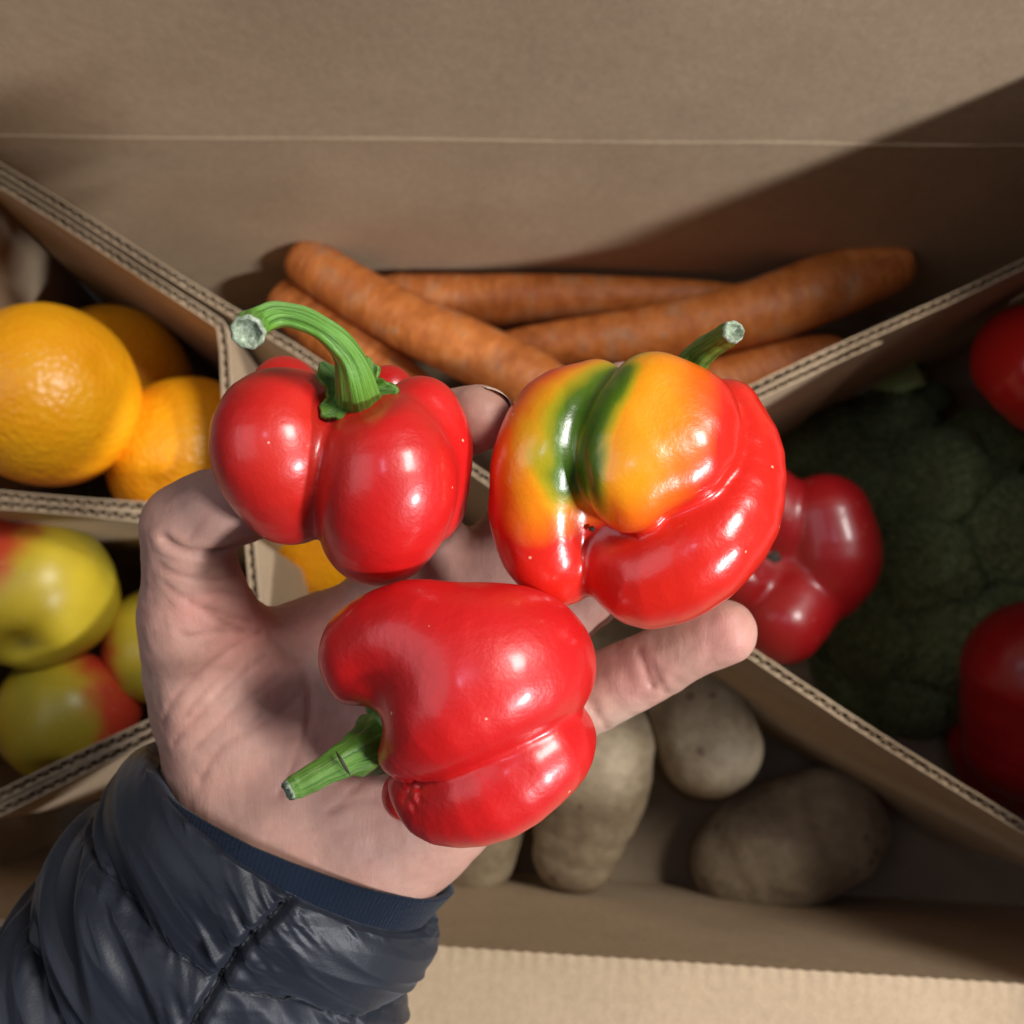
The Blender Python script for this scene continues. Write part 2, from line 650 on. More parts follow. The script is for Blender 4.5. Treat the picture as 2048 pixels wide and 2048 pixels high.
BL, BR = lerp_x(bk0, bk1, xl), lerp_x(bk0, bk1, xr)
NL, NR = lerp_x(nr0, nr1, xl), lerp_x(nr0, nr1, xr)

ground_v = np.array([[-3, -3, -0.006], [3, -3, -0.006], [3, 3, -0.006], [-3, 3, -0.006]])
M_ground = mat('grey_floor', (0.20, 0.19, 0.18), 0.8)
t = NT(M_ground)
t.link(t.ramp(t.noise(9, 5), [(0.3, grey(0.16)), (0.7, grey(0.24))]), t.b.inputs['Base Color'])
tag(mesh_obj('ground', ground_v, [(0, 1, 2, 3)], M_ground, smooth=False), kind='structure')


def panel(name, a, b, dn, up_vec, thick_dir, th, m, parent, nx=60, nz=10, wob=0.0009, edge_bump=0.0, seed=0):
    """a sheet between the bottom line a-b moved by dn and top line a-b moved by up_vec"""
    V = []
    for side in (0, 1):
        for j in range(nz + 1):
            for i in range(nx + 1):
                s, r = i / nx, j / nz
                p = a + (b - a) * s + dn * (1 - r) + up_vec * r
                w = wob * fbm(np.array([[s * 5 + seed, r * 3, seed * 1.7]]), 2)[0] * (math.sin(math.pi * min(1, max(0, r))) + 0.2)
                p = p + thick_dir * (w + (th if side else 0))
                if edge_bump and j in (0,):
                    p = p + np.array([0, 0, 1]) * edge_bump * (0.5 + 0.5 * math.sin(i * math.pi)) * (0.6 + 0.4 * math.sin(i * 1.7))
                V.append(p)
    n1 = (nx + 1) * (nz + 1)
    F = []
    for j in range(nz):
        for i in range(nx):
            q = [j * (nx + 1) + i, j * (nx + 1) + i + 1, (j + 1) * (nx + 1) + i + 1, (j + 1) * (nx + 1) + i]
            F.append(tuple(q)); F.append(tuple(n1 + v for v in q[::-1]))
    for i in range(nx):
        F.append((i + 1, i, n1 + i, n1 + i + 1))
        t0 = nz * (nx + 1)
        F.append((t0 + i, t0 + i + 1, n1 + t0 + i + 1, n1 + t0 + i))
    for j in range(nz):
        a0, a1 = j * (nx + 1), (j + 1) * (nx + 1)
        F.append((a0, a1, n1 + a1, n1 + a0))
        F.append((a1 + nx, a0 + nx, n1 + a0 + nx, n1 + a1 + nx))
    return mesh_obj(name, np.array(V), F, m, parent, smooth=False)


def soften(o, ang=40):
    for p in o.data.polygons: p.use_smooth = True
    o.data.set_sharp_from_angle(angle=math.radians(ang))


box = empty('cardboard_box', (0.03, 0.08, 0), 'open brown corrugated cardboard box that holds the fruit and vegetables', 'box')
Z = np.array([0, 0, 1.0])
TW = 0.0045
nb = np.array([(BR - BL)[1], -(BR - BL)[0], 0]); nb /= np.linalg.norm(nb)      # towards the inside, i.e. -y
nf = np.array([-(NR - NL)[1], (NR - NL)[0], 0]); nf /= np.linalg.norm(nf)
dn = -Z * (RIM - 0.0)
# floor of the box
fl = np.array([NL, NR, BR, BL]) * [1, 1, 0]
V = np.vstack([fl + [0, 0, -0.004], fl + [0, 0, 0.0]])
M_bottom = make_cardboard('shaded_cardboard', 0.5)  # same cardboard, tint lowered to put the floor's shade into its colour
mesh_obj('bottom', V, [(3, 2, 1, 0), (4, 5, 6, 7), (0, 1, 5, 4), (1, 2, 6, 5), (2, 3, 7, 6), (3, 0, 4, 7)], M_bottom, box, smooth=False)
soften(panel('wall', BL, BR, dn, -Z * 0.0005, -nb, TW, M_card, box, seed=1, wob=0.0016))
o = panel('flap', BL, BR, Z * 0.0006, Z * 0.235 - nb * 0.010, -nb, TW, M_card, box, nx=90, nz=12, seed=2, wob=0.0015)
soften(o); o['label'] = 'tall flap standing up behind the carrots, half in shadow'
# a raised crease where flap and wall meet
P_ = [BL + (BR - BL) * s + nb * -0.0022 + Z * 0.0004 * math.sin(s * 23 + math.sin(s * 9)) for s in np.linspace(0, 1, 30)]
V, F, X, T, r = tube(P_, [0.0028 + 0.0001 * math.sin(q * 2.1) for q in range(30)], 200, 24)
soften(mesh_obj('crease', V, F, M_card, box), 60)
soften(panel('wall', NL, NR, dn, -Z * 0.0005, -nf, TW, M_card, box, seed=3))
# near flap, folded outwards
V = []
nx, nz_ = 560, 26
L_ = np.linalg.norm(NR - NL)
for side in (0, 1):
    for j in range(nz_ + 1):
        for i in range(nx + 1):
            s, r = i / nx, (j / nz_) ** 1.6
            p = NL + (NR - NL) * s
            out = -nf * (r * 0.21)
            z = 0.0012 - 0.035 * r * r
            # scored fold: flute tips stand out along the edge and fade into the sheet
            fl_ = 0.3 * math.sin(s * L_ / 0.0050 * 2 * math.pi)
            z += 0.0009 * math.exp(-((r * 0.21) / 0.003) ** 2) * (0.6 + 0.6 * fl_) + 0.00006 * fl_ * math.exp(-r * 3)
            z += -0.0004 * math.exp(-(((r * 0.21) - 0.006) / 0.004) ** 2)
            z += 0.0012 * fbm(np.array([[s * 6, r * 4, 4.4]]), 2)[0]
            pp = p + out + Z * (z - (0.0042 if side else 0))
            if j == 0: pp = pp + nf * (0.0007 * fl_ + 0.0005)
            V.append(pp)
n1 = (nx + 1) * (nz_ + 1)
F = []
for j in range(nz_):
    for i in range(nx):
        q = [j * (nx + 1) + i, (j + 1) * (nx + 1) + i, (j + 1) * (nx + 1) + i + 1, j * (nx + 1) + i + 1]
        F.append(tuple(q)); F.append(tuple(n1 + v for v in q[::-1]))
for i in range(nx):
    F.append((i, i + 1, n1 + i + 1, n1 + i)); e = nz_ * (nx + 1)
    F.append((e + i + 1, e + i, n1 + e + i, n1 + e + i + 1))
for j in range(nz_):
    a0, a1 = j * (nx + 1), (j + 1) * (nx + 1)
    F.append((a0, n1 + a0, n1 + a1, a1)); F.append((a0 + nx, a1 + nx, n1 + a1 + nx, n1 + a0 + nx))
o = mesh_obj('flap', np.array(V), F, M_card, box); o['label'] = 'pale flap folded outwards at the near edge'
soften(o, 50)
# end walls
soften(panel('wall', NL, BL, dn, -Z * 0.0005, np.array([-1.0, 0, 0]), TW, M_card, box, seed=5))
soften(panel('flap', NL, BL, -Z * 0.0, np.array([-0.13, 0, -0.01]), Z, TW, M_card, box, seed=6))
soften(panel('wall', NR, BR, dn, -Z * 0.0005, np.array([1.0, 0, 0]), TW, M_card, box, seed=7))

o = panel('flap', NR, BR, Z * 0.0006, np.array([-0.090, 0, 0.071]), np.array([0.6, 0, 0.8]), TW, M_card, box, seed=8, wob=0.0004)
soften(o); o['label'] = 'half closed flap at the right end, leaning in over the box'


# ------------------------------------------------------------------ dividers
def divider(pts, label, zt=0.168, zb=0.003, th=0.0033, wl=0.0048, offs=0.0):
    P = np.array([onz(x, y, zt) for x, y in pts])[:, :2]
    ln = np.concatenate([[0], np.cumsum(np.linalg.norm(np.diff(P, axis=0), axis=1))])
    n = int(ln[-1] / (wl / 8))
    s = np.linspace(0, ln[-1], n)
    X = np.stack([np.interp(s, ln, P[:, 0]), np.interp(s, ln, P[:, 1])], 1)
    # rounded folds
    for _ in range(6):
        X[1:-1] = (X[:-2] + X[2:] + 2 * X[1:-1]) / 4
    X[:, 1] += 0.0006 * np.sin(s * 40)
    T = np.gradient(X, axis=0); T /= np.linalg.norm(T, axis=1)[:, None]
    N = np.stack([-T[:, 1], T[:, 0]], 1)
    root = empty('cardboard_divider', (*P.mean(0), 0), label, 'divider', 'cardboard dividers standing in the box')

    def ribbon(name, off, w, top_jit, m, drop=0.0):
        zz = zt - drop + top_jit * fbm(np.stack([s * 130, s * 0, s * 0 + off * 900], 1), 3)
        a = X + N * (off - w / 2)[:, None]; b = X + N * (off + w / 2)[:, None]
        V = np.concatenate([np.c_[a, np.full(n, zb)], np.c_[a, zz], np.c_[b, zz], np.c_[b, np.full(n, zb)]])
        F = []
        for i in range(n - 1):
            for k in range(4):
                k2 = (k + 1) % 4
                F.append((k * n + i, k * n + i + 1, k2 * n + i + 1, k2 * n + i))
        F.append((0, n, 2 * n, 3 * n)); F.append((4 * n - 1, 3 * n - 1, 2 * n - 1, n - 1))
        return mesh_obj(name, V, F, m, root, smooth=False)
    one = np.ones(n)
    ribbon('liner', one * (offs + th / 2), 0.0007, 0.0006, M_card)
    ribbon('liner', one * (offs - th / 2), 0.0007, 0.0006, M_card)
    ribbon('fluting', offs + (th / 2 - 0.0006) * np.sin(s / wl * 2 * math.pi), 0.0006, 0.0010, M_card, 0.0015)
    return root


divider([(-60, 296), (0, 337), (583, 694), (943, 935), (1488, 1299), (2048, 1659), (2235, 1778)],
        'long diagonal divider from the top left past the potatoes to the lower right')
divider([(-40, 1610), (0, 1592), (320, 1441), (1000, 1058), (1477, 794), (1974, 560), (2300, 410)],
        'diagonal divider between carrots and broccoli, running on below the apples')
divider([(-60, 330), (0, 367), (400, 618), (443, 648), (450, 700), (462, 1000), (440, 1026), (0, 988), (-60, 984)],
        'folded divider that walls in the oranges, with its fluted end showing')
divider([(-60, 1006), (0, 1010), (440, 1050), (500, 1075), (520, 1300), (480, 1385), (320, 1464), (0, 1618), (-30, 1632)],
        'folded divider that walls in the apples')
divider([(1380, 868), (1500, 800), (1760, 676)], 'short strip doubled against the divider beside the pepper stem', zt=0.1665)


# ------------------------------------------------------------------ pepper bits
def stem_part(parent, name, P, R, m, n=60, mm=30, ridges=5, amp=0.12, cut=True, twist=1.5, flare=None, cut_mat=None):
    def ridge(th, s):
        f = 1 + amp * (1 - s ** 4 * 0.8) * np.cos(ridges * (th + twist * s)) + 0.04 * np.cos(9 * th + 5 * s) + 0.03 * math.sin(s * 37)
        return f
    V, F, X, T, r = tube(P, R, n, mm, ridge)
    th = np.tile(np.arange(mm) / mm, n)
    # a seamless across-coordinate
    cols = np.stack([0.5 + 0.5 * np.cos(2 * math.pi * th), np.repeat(np.linspace(0, 1, n), mm), 0.5 + 0.5 * np.sin(2 * math.pi * th)], 1)
    o = mesh_obj(name, V, F, m, parent, colors=cols)
    o['_org'] = list(parent.location)
    if cut:
        c = X[-1]; ring = V[-mm:]
        vs = []; q = 6
        for k in range(q + 1):
            f = k / q
            for j in range(mm):
                p = c + (ring[j] - c) * f
                bulge = 0.0011 * math.exp(-((f - 0.85) / 0.15) ** 2) - 0.0009 * (1 - f) + 0.0003 * vnoise((p * 1500)[None])[0]
                p = p + T[-1] * (bulge if k < q else 0.0)
                vs.append(p)
        fs = [(k * mm + j, (k + 1) * mm + j, (k + 1) * mm + (j + 1) % mm, k * mm + (j + 1) % mm) for k in range(q) for j in range(mm)]
        c_o = mesh_obj('cut_end', np.array(vs), [f[::-1] for f in fs], cut_mat or M_cut, o, origin=np.array(parent.location))
    return o


def calyx_part(parent, centre, axis, r_in, r_out, m, lift=0.0, points=5, seed=0, cup=0.25):
    axis = axis / np.linalg.norm(axis)
    a = np.cross(axis, [0.2, 0.3, 0.9]); a /= np.linalg.norm(a); b = np.cross(axis, a)
    n, q = 96, 12
    V = []; cols = []
    for k in range(q + 1):
        f = k / q
        for j in range(n):
            th = j / n * 2 * math.pi
            ro = r_out * (1 + 0.22 * math.cos(points * th + seed) + 0.10 * math.sin(3 * th + seed * 2) + 0.05 * math.sin(17 * th))
            rr = r_in + (ro - r_in) * f
            h = lift + cup * ro * (f ** 2.2 - 0.55 * f) + 0.06 * r_out * math.sin(5 * th + seed) * f + 0.05 * r_out * math.sin(13 * th) * f * f
            V.append(centre + a * math.cos(th) * rr + b * math.sin(th) * rr + axis * h)
            cols.append((0.5 + 0.5 * math.cos(th * 3), f * 0.5, 0.5))
    F = [(k * n + j, k * n + (j + 1) % n, (k + 1) * n + (j + 1) % n, (k + 1) * n + j) for k in range(q) for j in range(n)]
    o = mesh_obj('calyx', np.array(V), F, m, parent, colors=np.array(cols))
    md = o.modifiers.new('thickness', 'SOLIDIFY'); md.thickness = 0.0009; md.offset = 0
    return o


def scar_part(parent, p, r, nrm):
    """dried blossom end: a little crumpled knob"""
    th = np.linspace(0, 2 * math.pi, 13)[:-1]
    V = []
    for k, (f, h) in enumerate([(1.0, -0.4), (0.9, 0.25), (0.5, 0.6)]):
        a = np.cross(nrm, [0, 1, 0.2]); a /= np.linalg.norm(a); b = np.cross(nrm, a)
        for j, tt in enumerate(th):
            w = 1 + 0.25 * math.sin(j * 2.3 + k)
            V.append(p + (a * math.cos(tt) + b * math.sin(tt)) * r * f * w + nrm * h * r)
    V.append(p + nrm * r * 0.35)
    F = [(k * 12 + j, k * 12 + (j + 1) % 12, (k + 1) * 12 + (j + 1) % 12, (k + 1) * 12 + j) for k in range(2) for j in range(12)]
    F += [(24 + j, 24 + (j + 1) % 12, 36) for j in range(12)]
    return mesh_obj('blossom_scar', np.array(V), F, M_scar, parent)


def sstep(a, b, x):
    t_ = np.clip((x - a) / (b - a), 0, 1)
    return t_ * t_ * (3 - 2 * t_)


def ramp_np(x, stops):
    xs = [s[0] for s in stops]
    return np.stack([np.interp(x, xs, [s[1][k] for s in stops]) for k in range(3)], 1)


RED = np.array([0.56, 0.009, 0.008])


def red_pigment(V, blots=(), seed=0.0):
    w = fbm(V * 45 + seed, 3)
    c = RED * (1 + 0.10 * w[:, None])
    for (pt, rad, col, amt) in blots:
        d = np.linalg.norm(V - C(*pt), axis=1) + 0.003 * fbm(V * 160, 2)
        k = (amt * (1 - sstep(0.2 * rad, rad, d)))[:, None]
        c = c * (1 - k) + np.array(col) * k
    return np.clip(c, 0, 1)


def nearpt(V, pts):
    """distance of each vertex from a polyline of (px,py,d)"""
    P = [C(*q) for q in pts]
    r = None
    for i in range(len(P) - 1):
        s = seg(V, P[i], P[i + 1], 0, 0)
        r = s if r is None else np.minimum(r, s)
    return r


# ------------------------------------------------------------------ pepper 1: red, curved light stem
D1 = 0.213
lobes = [
    chain([(608, 812, D1 - .001, 70), (552, 850, D1 - .003, 112), (553, 910, D1 - .004, 126), (582, 980, D1 + .002, 110)]),           # front left
    chain([(748, 852, D1 - .004, 76), (770, 900, D1 - .007, 116), (780, 955, D1 - .008, 134), (770, 1012, D1 - .006, 132), (757, 1056, D1 + .000, 117)]),   # front
    chain([(842, 832, D1 + .001, 80), (858, 895, D1 + .002, 86), (838, 1000, D1 + .008, 96)]),          # right
    chain([(778, 778, D1 + .022, 48), (800, 840, D1 + .026, 70)]),          # back right
    chain([(570, 780, D1 + .018, 68), (590, 860, D1 + .022, 90)]),            # back left
    chain([(680, 775, D1 + .026, 50), (690, 840, D1 + .028, 80)]),            # back
]
core, Pc, Rc = chain([(690, 900, D1 + .012, 100), (690, 980, D1 + .012, 95)])
lob_f = union([l[0] for l in lobes], 0.0026)


def f_p1(p):
    v = smin(lob_f(p), core(p), 0.004)
    q = p - C(706, 752, D1 - .014)
    cav = np.sqrt((q * q).sum(-1)) - 64 * S(D1)
    v = smax(v, -cav, 0.007)
    return v


lo, hi = bounds(*[(l[1], l[2]) for l in lobes])
V, F = polygonise(f_p1, lo, hi, 0.0013); V, F = refine(V, F, f_p1)
pep1 = empty('bell_pepper', C(690, 940, D1 + .01), 'red pepper with a long light green stem curling over to the left', 'pepper', 'peppers held in the hand')
c = red_pigment(V, [((735, 1125, D1), 0.010, (0.70, 0.10, 0.01), 0.6), ((600, 900, D1 - .015), 0.02, (0.60, 0.05, 0.02), 0.25)], 1.0)
mesh_obj('body', V, F, M_pepper, pep1, colors=c)
st = [(716, 812, D1 - .001), (714, 776, D1 - .010), (697, 712, D1 - .016), (655, 665, D1 - .020), (600, 636, D1 - .021), (548, 630, D1 - .022), (508, 648, D1 - .025), (496, 664, D1 - .030)]
rr = [56, 42, 30, 25, 24, 26, 31, 36]
stem_part(pep1, 'stem', [C(*q) for q in st], [r_ * S(q[2]) for r_, q in zip(rr, st)], M_stem_light, n=90, mm=48, ridges=5, amp=0.05)
ax1 = C(704, 705, D1 - .024) - C(716, 800, D1 - .002)
calyx_part(pep1, C(710, 790, D1 - .0075), ax1, 28 * S(D1), 68 * S(D1), M_stem_dark, points=5, seed=1.0, cup=0.22)

# ------------------------------------------------------------------ pepper 2: ripening, folded
D2 = 0.212
yel, Py, Ry = chain([(1318, 800, D2 - .000, 78), (1385, 835, D2 - .002, 92), (1362, 900, D2 - .009, 100), (1290, 945, D2 - .013, 84), (1262, 1000, D2 - .010, 50)], 0.004)
yel2, Py2, Ry2 = chain([(1300, 797, D2 - .004, 76), (1246, 860, D2 - .007, 78), (1236, 935, D2 - .008, 72), (1255, 985, D2 - .008, 58)], 0.003)
rgt, Pr, Rr = chain([(1450, 835, D2 + .010, 76), (1480, 920, D2 + .006, 84), (1455, 1030, D2 + .001, 102), (1385, 1105, D2 - .001, 112), (1300, 1148, D2 + .001, 108), (1245, 1130, D2 + .003, 84)], 0.004)
lft, Pl, Rl = chain([(1190, 795, D2 + .007, 76), (1120, 845, D2 + .003, 98), (1086, 930, D2 + .001, 102), (1080, 1000, D2 + .003, 92)], 0.004)
low, Pw, Rw = chain([(1062, 1040, D2 + .006, 76), (1082, 1100, D2 + .003, 80), (1122, 1140, D2 + .006, 72)], 0.004)
cor, Pcc, Rcc = chain([(1200, 880, D2 + .014, 104), (1200, 1010, D2 + .008, 104), (1320, 1040, D2 + .010, 105)], 0.004)
ryd = chain([(1000 + 110, 985, D2 - .016, 14), (1150, 1000, D2 - .014, 8)])[0]


def f_p2(p):
    red = smin(rgt(p), smin(lft(p), low(p), 0.006), 0.0025)
    red = smin(red, cor(p), 0.004)
    y = smin(yel(p), yel2(p), 0.008)
    y = smax(y, (p - flatP) @ flatN, 0.009)
    v = smin(red, y, 0.0028)
    q = p - C(1183, 1058, D2 - .014)
    v = smax(v, -(np.sqrt((q * q).sum(-1)) - 26 * S(D2)), 0.006)
    q = p - C(1300, 1085, D2 - .031)
    v = smax(v, -(np.sqrt((q * q).sum(-1)) - 72 * S(D2)), 0.010)
    q = chan(p)
    v = smax(v, -q, 0.003)
    # little dents on the lower left
    v = v + 0.0010 * np.exp(-((p - dent) ** 2).sum(-1) / (0.0028 ** 2))
    v = v + 0.0002 * vnoise(p * 160)
    return v


flatP = C(1320, 890, D2 - .0165)
flatN = -VIEW + 0.10 * RIGHT + 0.06 * UP
flatN = flatN / np.linalg.norm(flatN)
dent = C(1095, 1012, D2 - .012)
chan = chain([(1178, 1065, D2 - .012, 12), (1168, 1110, D2 - .012, 16), (1162, 1160, D2 - .010, 20), (1158, 1215, D2 - .002, 24)])[0]
lo, hi = bounds((Py, Ry), (Py2, Ry2), (Pr, Rr), (Pl, Rl), (Pw, Rw), (Pcc, Rcc))
V, F = polygonise(f_p2, lo, hi, 0.0013); V, F = refine(V, F, f_p2)
dG = nearpt(V, [(1262, 745, D2), (1200, 800, D2 - .006), (1140, 850, D2 - .006), (1118, 905, D2 - .006), (1150, 950, D2 - .008)]) + 0.0012 * fbm(V * 120, 2)
dG2 = nearpt(V, [(1250, 745, D2 - .008), (1215, 800, D2 - .014), (1190, 870, D2 - .016), (1178, 950, D2 - .014), (1180, 1030, D2 - .012)]) + 0.0010
dY = nearpt(V, [(1290, 740, D2 - .004), (1290, 840, D2 - .016), (1262, 955, D2 - .018)]) + 0.0010 * fbm(V * 110, 2)
dO = nearpt(V, [(1060, 860, D2 - .008), (1040, 960, D2 - .008), (1060, 1010, D2 - .008)])
dG2 = np.minimum(dG2, nearpt(V, [(1222, 785, D2 - .010), (1185, 860, D2 - .012), (1168, 930, D2 - .012), (1176, 985, D2 - .012)]) + 0.0004)
rip = np.minimum(np.minimum(dG / 0.0140, dG2 / 0.0085), 0.555 + 0.42 * (dY / 0.0155) ** 1.8)
rip = np.minimum(rip, 0.66 + 0.3 * (dO / 0.009) ** 2)
rip = rip + 0.03 * fbm(np.stack([(V @ RIGHT) * 260 + (V @ UP) * 120, (V @ UP) * 20, V[:, 2] * 20], 1), 2)
col = ramp_np(rip, [(0.0, (0.030, 0.085, 0.006)), (0.30, (0.090, 0.170, 0.008)), (0.44, (0.42, 0.33, 0.010)), (0.56, (0.80, 0.32, 0.008)), (0.72, (0.82, 0.16, 0.006)), (0.98, (0.64, 0.016, 0.008))])
pep2 = empty('bell_pepper', C(1270, 990, D2 + .01), 'lopsided pepper ripening from green through orange to red', 'pepper', 'peppers held in the hand')
mesh_obj('body', V, F, M_pepper_gloss, pep2, colors=col)
st = [(1345, 775, D2 + .012), (1372, 742, D2 + .008), (1402, 706, D2 + .003), (1438, 680, D2 - .003), (1466, 664, D2 - .009)]
rr = [44, 33, 27, 24, 24]
stem_part(pep2, 'stem', [C(*q) for q in st], [r_ * S(q[2]) for r_, q in zip(rr, st)], M_stem_dark, n=50, mm=30, ridges=5, amp=0.09)
scar_part(pep2, C(1184, 1058, D2 - .0035), 6 * S(D2), -VIEW)

# ------------------------------------------------------------------ pepper 3: red, lying on its side
D3 = 0.205
top_, Pt, Rt = chain([(742, 1332, D3 + .003, 94), (742, 1298, D3 + .002, 98), (820, 1272, D3 - .001, 110), (915, 1288, D3 - .002, 122), (1015, 1300, D3 + .002, 128), (1062, 1322, D3 + .006, 116)], 0.004)
mid_, Pm, Rm = chain([(818, 1488, D3 - .002, 70), (846, 1468, D3 - .005, 88), (905, 1430, D3 - .008, 104), (1000, 1375, D3 - .005, 112), (1058, 1345, D3 + .000, 100)], 0.004)
bot_, Pb, Rb = chain([(838, 1570, D3 + .003, 62), (890, 1598, D3 + .001, 88), (985, 1572, D3 - .002, 106), (1075, 1505, D3 + .000, 102), (1108, 1475, D3 + .006, 84)], 0.004)
bck_, Pk, Rk = chain([(815, 1590, D3 + .018, 52), (940, 1500, D3 + .022, 110), (1040, 1400, D3 + .020, 110)], 0.004)


pit = chain([(722, 1462, D3 - .010, 20), (730, 1458, D3, 32), (745, 1460, D3 + .008, 48)])[0]


def f_p3(p):
    v = smin(top_(p), mid_(p), 0.011)
    v = smin(v, bot_(p), 0.0018)
    v = smin(v, bck_(p), 0.004)
    v = smax(v, -pit(p), 0.006)
    v = v + 0.0006 * np.exp(-((p - C(812, 1590, D3 - .006)) ** 2).sum(-1) / (0.003 ** 2)) * (1 + 2 * vnoise(p * 900))
    v = v + 0.00012 * vnoise(p * 150)
    return v


lo, hi = bounds((Pt, Rt), (Pm, Rm), (Pb, Rb), (Pk, Rk))
V, F = polygonise(f_p3, lo, hi, 0.0013); V, F = refine(V, F, f_p3)
pep3 = empty('bell_pepper', C(920, 1430, D3 + .01), 'deep red glossy pepper lying on its side across the palm, stem to the left', 'pepper', 'peppers held in the hand')
c = red_pigment(V, [((900, 1180, D3 + .01), 0.008, (0.62, 0.06, 0.01), 0.3)], 5.0) * np.array([1.0, 0.9, 1.0])
mesh_obj('body', V, F, M_pepper, pep3, colors=c)
st = [(782, 1470, D3 + .008), (752, 1490, D3 + .006), (722, 1505, D3 + .002), (690, 1520, D3 - .001), (640, 1547, D3 - .003), (600, 1568, D3 - .004), (580, 1579, D3 - .005)]
rr = [64, 56, 45, 34, 27, 25, 22]
stem_part(pep3, 'stem', [C(*q) for q in st], [r_ * S(q[2]) for r_, q in zip(rr, st)], M_stem_dark, n=60, mm=30, ridges=5, amp=0.07)
ax3 = C(690, 1525, D3) - C(780, 1475, D3 + .008)
calyx_part(pep3, C(768, 1482, D3 + .008), ax3, 30 * S(D3), 84 * S(D3), M_stem_dark, points=5, seed=2.4, cup=-0.30)
# brown nick across the stem
nk = [C(672, 1503, D3 - .0052), C(682, 1520, D3 - .0068), C(694, 1540, D3 - .0060), C(700, 1550, D3 - .0045)]
V, F, X, T, r = tube(nk, [0.0001, 0.00032, 0.00028, 0.0001], 16, 8)
mesh_obj('scar', V, F, M_scar, pep3)

# ------------------------------------------------------------------ the hand
DH = 0.250
H = []


def hc(*pts, k=0.004):
    H.append(chain(list(pts), k))


# thumb: metacarpal mound, proximal, bent tip reaching under the first pepper
hc((560, 1560, .256, 150), (455, 1400, .250, 150), (400, 1250, .243, 106), k=.008)
hc((400, 1250, .243, 106), (384, 1160, .237, 92), (376, 1070, .231, 88))
hc((362, 1046, .231, 76), (425, 1022, .229, 82), (510, 1004, .232, 72), (560, 990, .238, 58))
# index
hc((600, 1400, 0.259, 118), (730, 1270, 0.257, 108), (842, 1150, 0.254, 92), k=.008)
hc((842, 1150, 0.254, 90), (836, 1010, 0.248, 82), (858, 900, 0.250, 74))
hc((858, 900, 0.248, 76), (905, 855, .232, 70), (957, 838, .224, 66))
# middle
hc((680, 1440, 0.261, 118), (850, 1290, 0.261, 105), (960, 1190, 0.255, 92), k=.008)
hc((960, 1190, 0.255, 88), (1060, 1040, 0.256, 82), (1150, 900, 0.252, 74), (1248, 782, 0.250, 60))
# ring
hc((740, 1490, 0.261, 118), (900, 1370, 0.261, 105), (1030, 1290, 0.255, 90), k=.008)
hc((1030, 1290, 0.255, 86), (1170, 1178, 0.254, 78), (1300, 1080, 0.250, 72), (1400, 1000, 0.250, 62))
# little finger
hc((800, 1560, 0.257, 128), (960, 1480, 0.255, 118), (1080, 1430, 0.252, 88), k=.008)
hc((1080, 1430, 0.252, 84), (1180, 1392, 0.252, 74), (1290, 1338, 0.247, 70), (1380, 1292, 0.243, 66), (1448, 1264, 0.240, 65))
# heel of the hand and wrist
hc((860, 1560, 0.256, 140), (815, 1630, 0.256, 150), (700, 1690, 0.255, 150), k=.008)
hc((590, 1560, 0.259, 130), (700, 1620, 0.259, 130), k=.008)
hc((640, 1660, 0.257, 170), (430, 1960, 0.263, 170), k=.008)
hc((540, 1600, 0.255, 160), (380, 1860, 0.263, 170), k=.008)

thumb = [0, 1, 2]
fingers_groups = [[0, 1, 2], [3, 4, 5], [6, 7], [8, 9], [10, 11], [12], [13], [14], [15]]
palm_ids = [0, 3, 6, 8, 10, 12, 13, 14, 15]
chains_f = [h[0] for h in H]

# creases: thin smooth grooves cut into the surface (polyline in px; depth found on the surface)
crease_px = [
    ([(330, 1078), (360, 1098), (400, 1106), (445, 1102), (492, 1082)], 6.0),
    ([(318, 1130), (365, 1150), (420, 1158), (470, 1150)], 0.9),
    ([(330, 1170), (390, 1205), (440, 1240), (490, 1262)], 0.9),
    ([(520, 1262), (455, 1300), (400, 1345), (350, 1400), (325, 1450)], 0.9),
    ([(530, 1310), (470, 1360), (410, 1420), (350, 1485)], 0.8),
    ([(500, 1260), (430, 1262), (370, 1270)], 0.7),
    ([(500, 1240), (440, 1225), (380, 1205)], 0.7),
    ([(540, 1268), (600, 1330), (620, 1420), (590, 1520), (560, 1590)], 1.2),
    ([(560, 1350), (480, 1410), (390, 1500)], 0.7),
    ([(780, 1530), (720, 1570), (665, 1620)], 1.1),
    ([(1278, 1300), (1292, 1340), (1305, 1375)], 1.5),
    ([(1300, 1325), (1318, 1355), (1332, 1385)], 0.8),
    ([(1168, 1390), (1195, 1425), (1215, 1458)], 1.4),
    ([(470, 1330), (420, 1372), (372, 1430)], 0.5),
    ([(600, 1385), (540, 1440), (470, 1480)], 0.5),
    ([(520, 1430), (450, 1490), (400, 1560)], 0.6),
    ([(660, 1620), (740, 1600), (800, 1640)], 0.7),
    ([(480, 1190), (430, 1182), (360, 1190)], 0.6),
    ([(430, 1020), (400, 1050), (380, 1080)], 0.5),
]


def f_hand0(p):
    v = None
    for i in palm_ids:
        g = chains_f[i](p)
        v = g if v is None else smin(v, g, 0.016)
    th_ = smin(chains_f[1](p), chains_f[2](p), 0.0030)
    v = smin(v, th_, 0.007)
    idx_ = smin(chains_f[4](p), chains_f[5](p), 0.003)
    v = smin(v, idx_, 0.005)
    v = smin(v, chains_f[7](p), 0.0045)
    v = smin(v, chains_f[9](p), 0.0045)
    v = smin(v, chains_f[11](p), 0.0045)
    # web between thumb and index
    v = smin(v, web(p), 0.010)
    return v


web = chain([(470, 1300, .260, 70), (560, 1300, .262, 70), (640, 1270, .262, 70)], 0.006)[0]
# keep cost down: find the front surface along the camera ray for each crease point


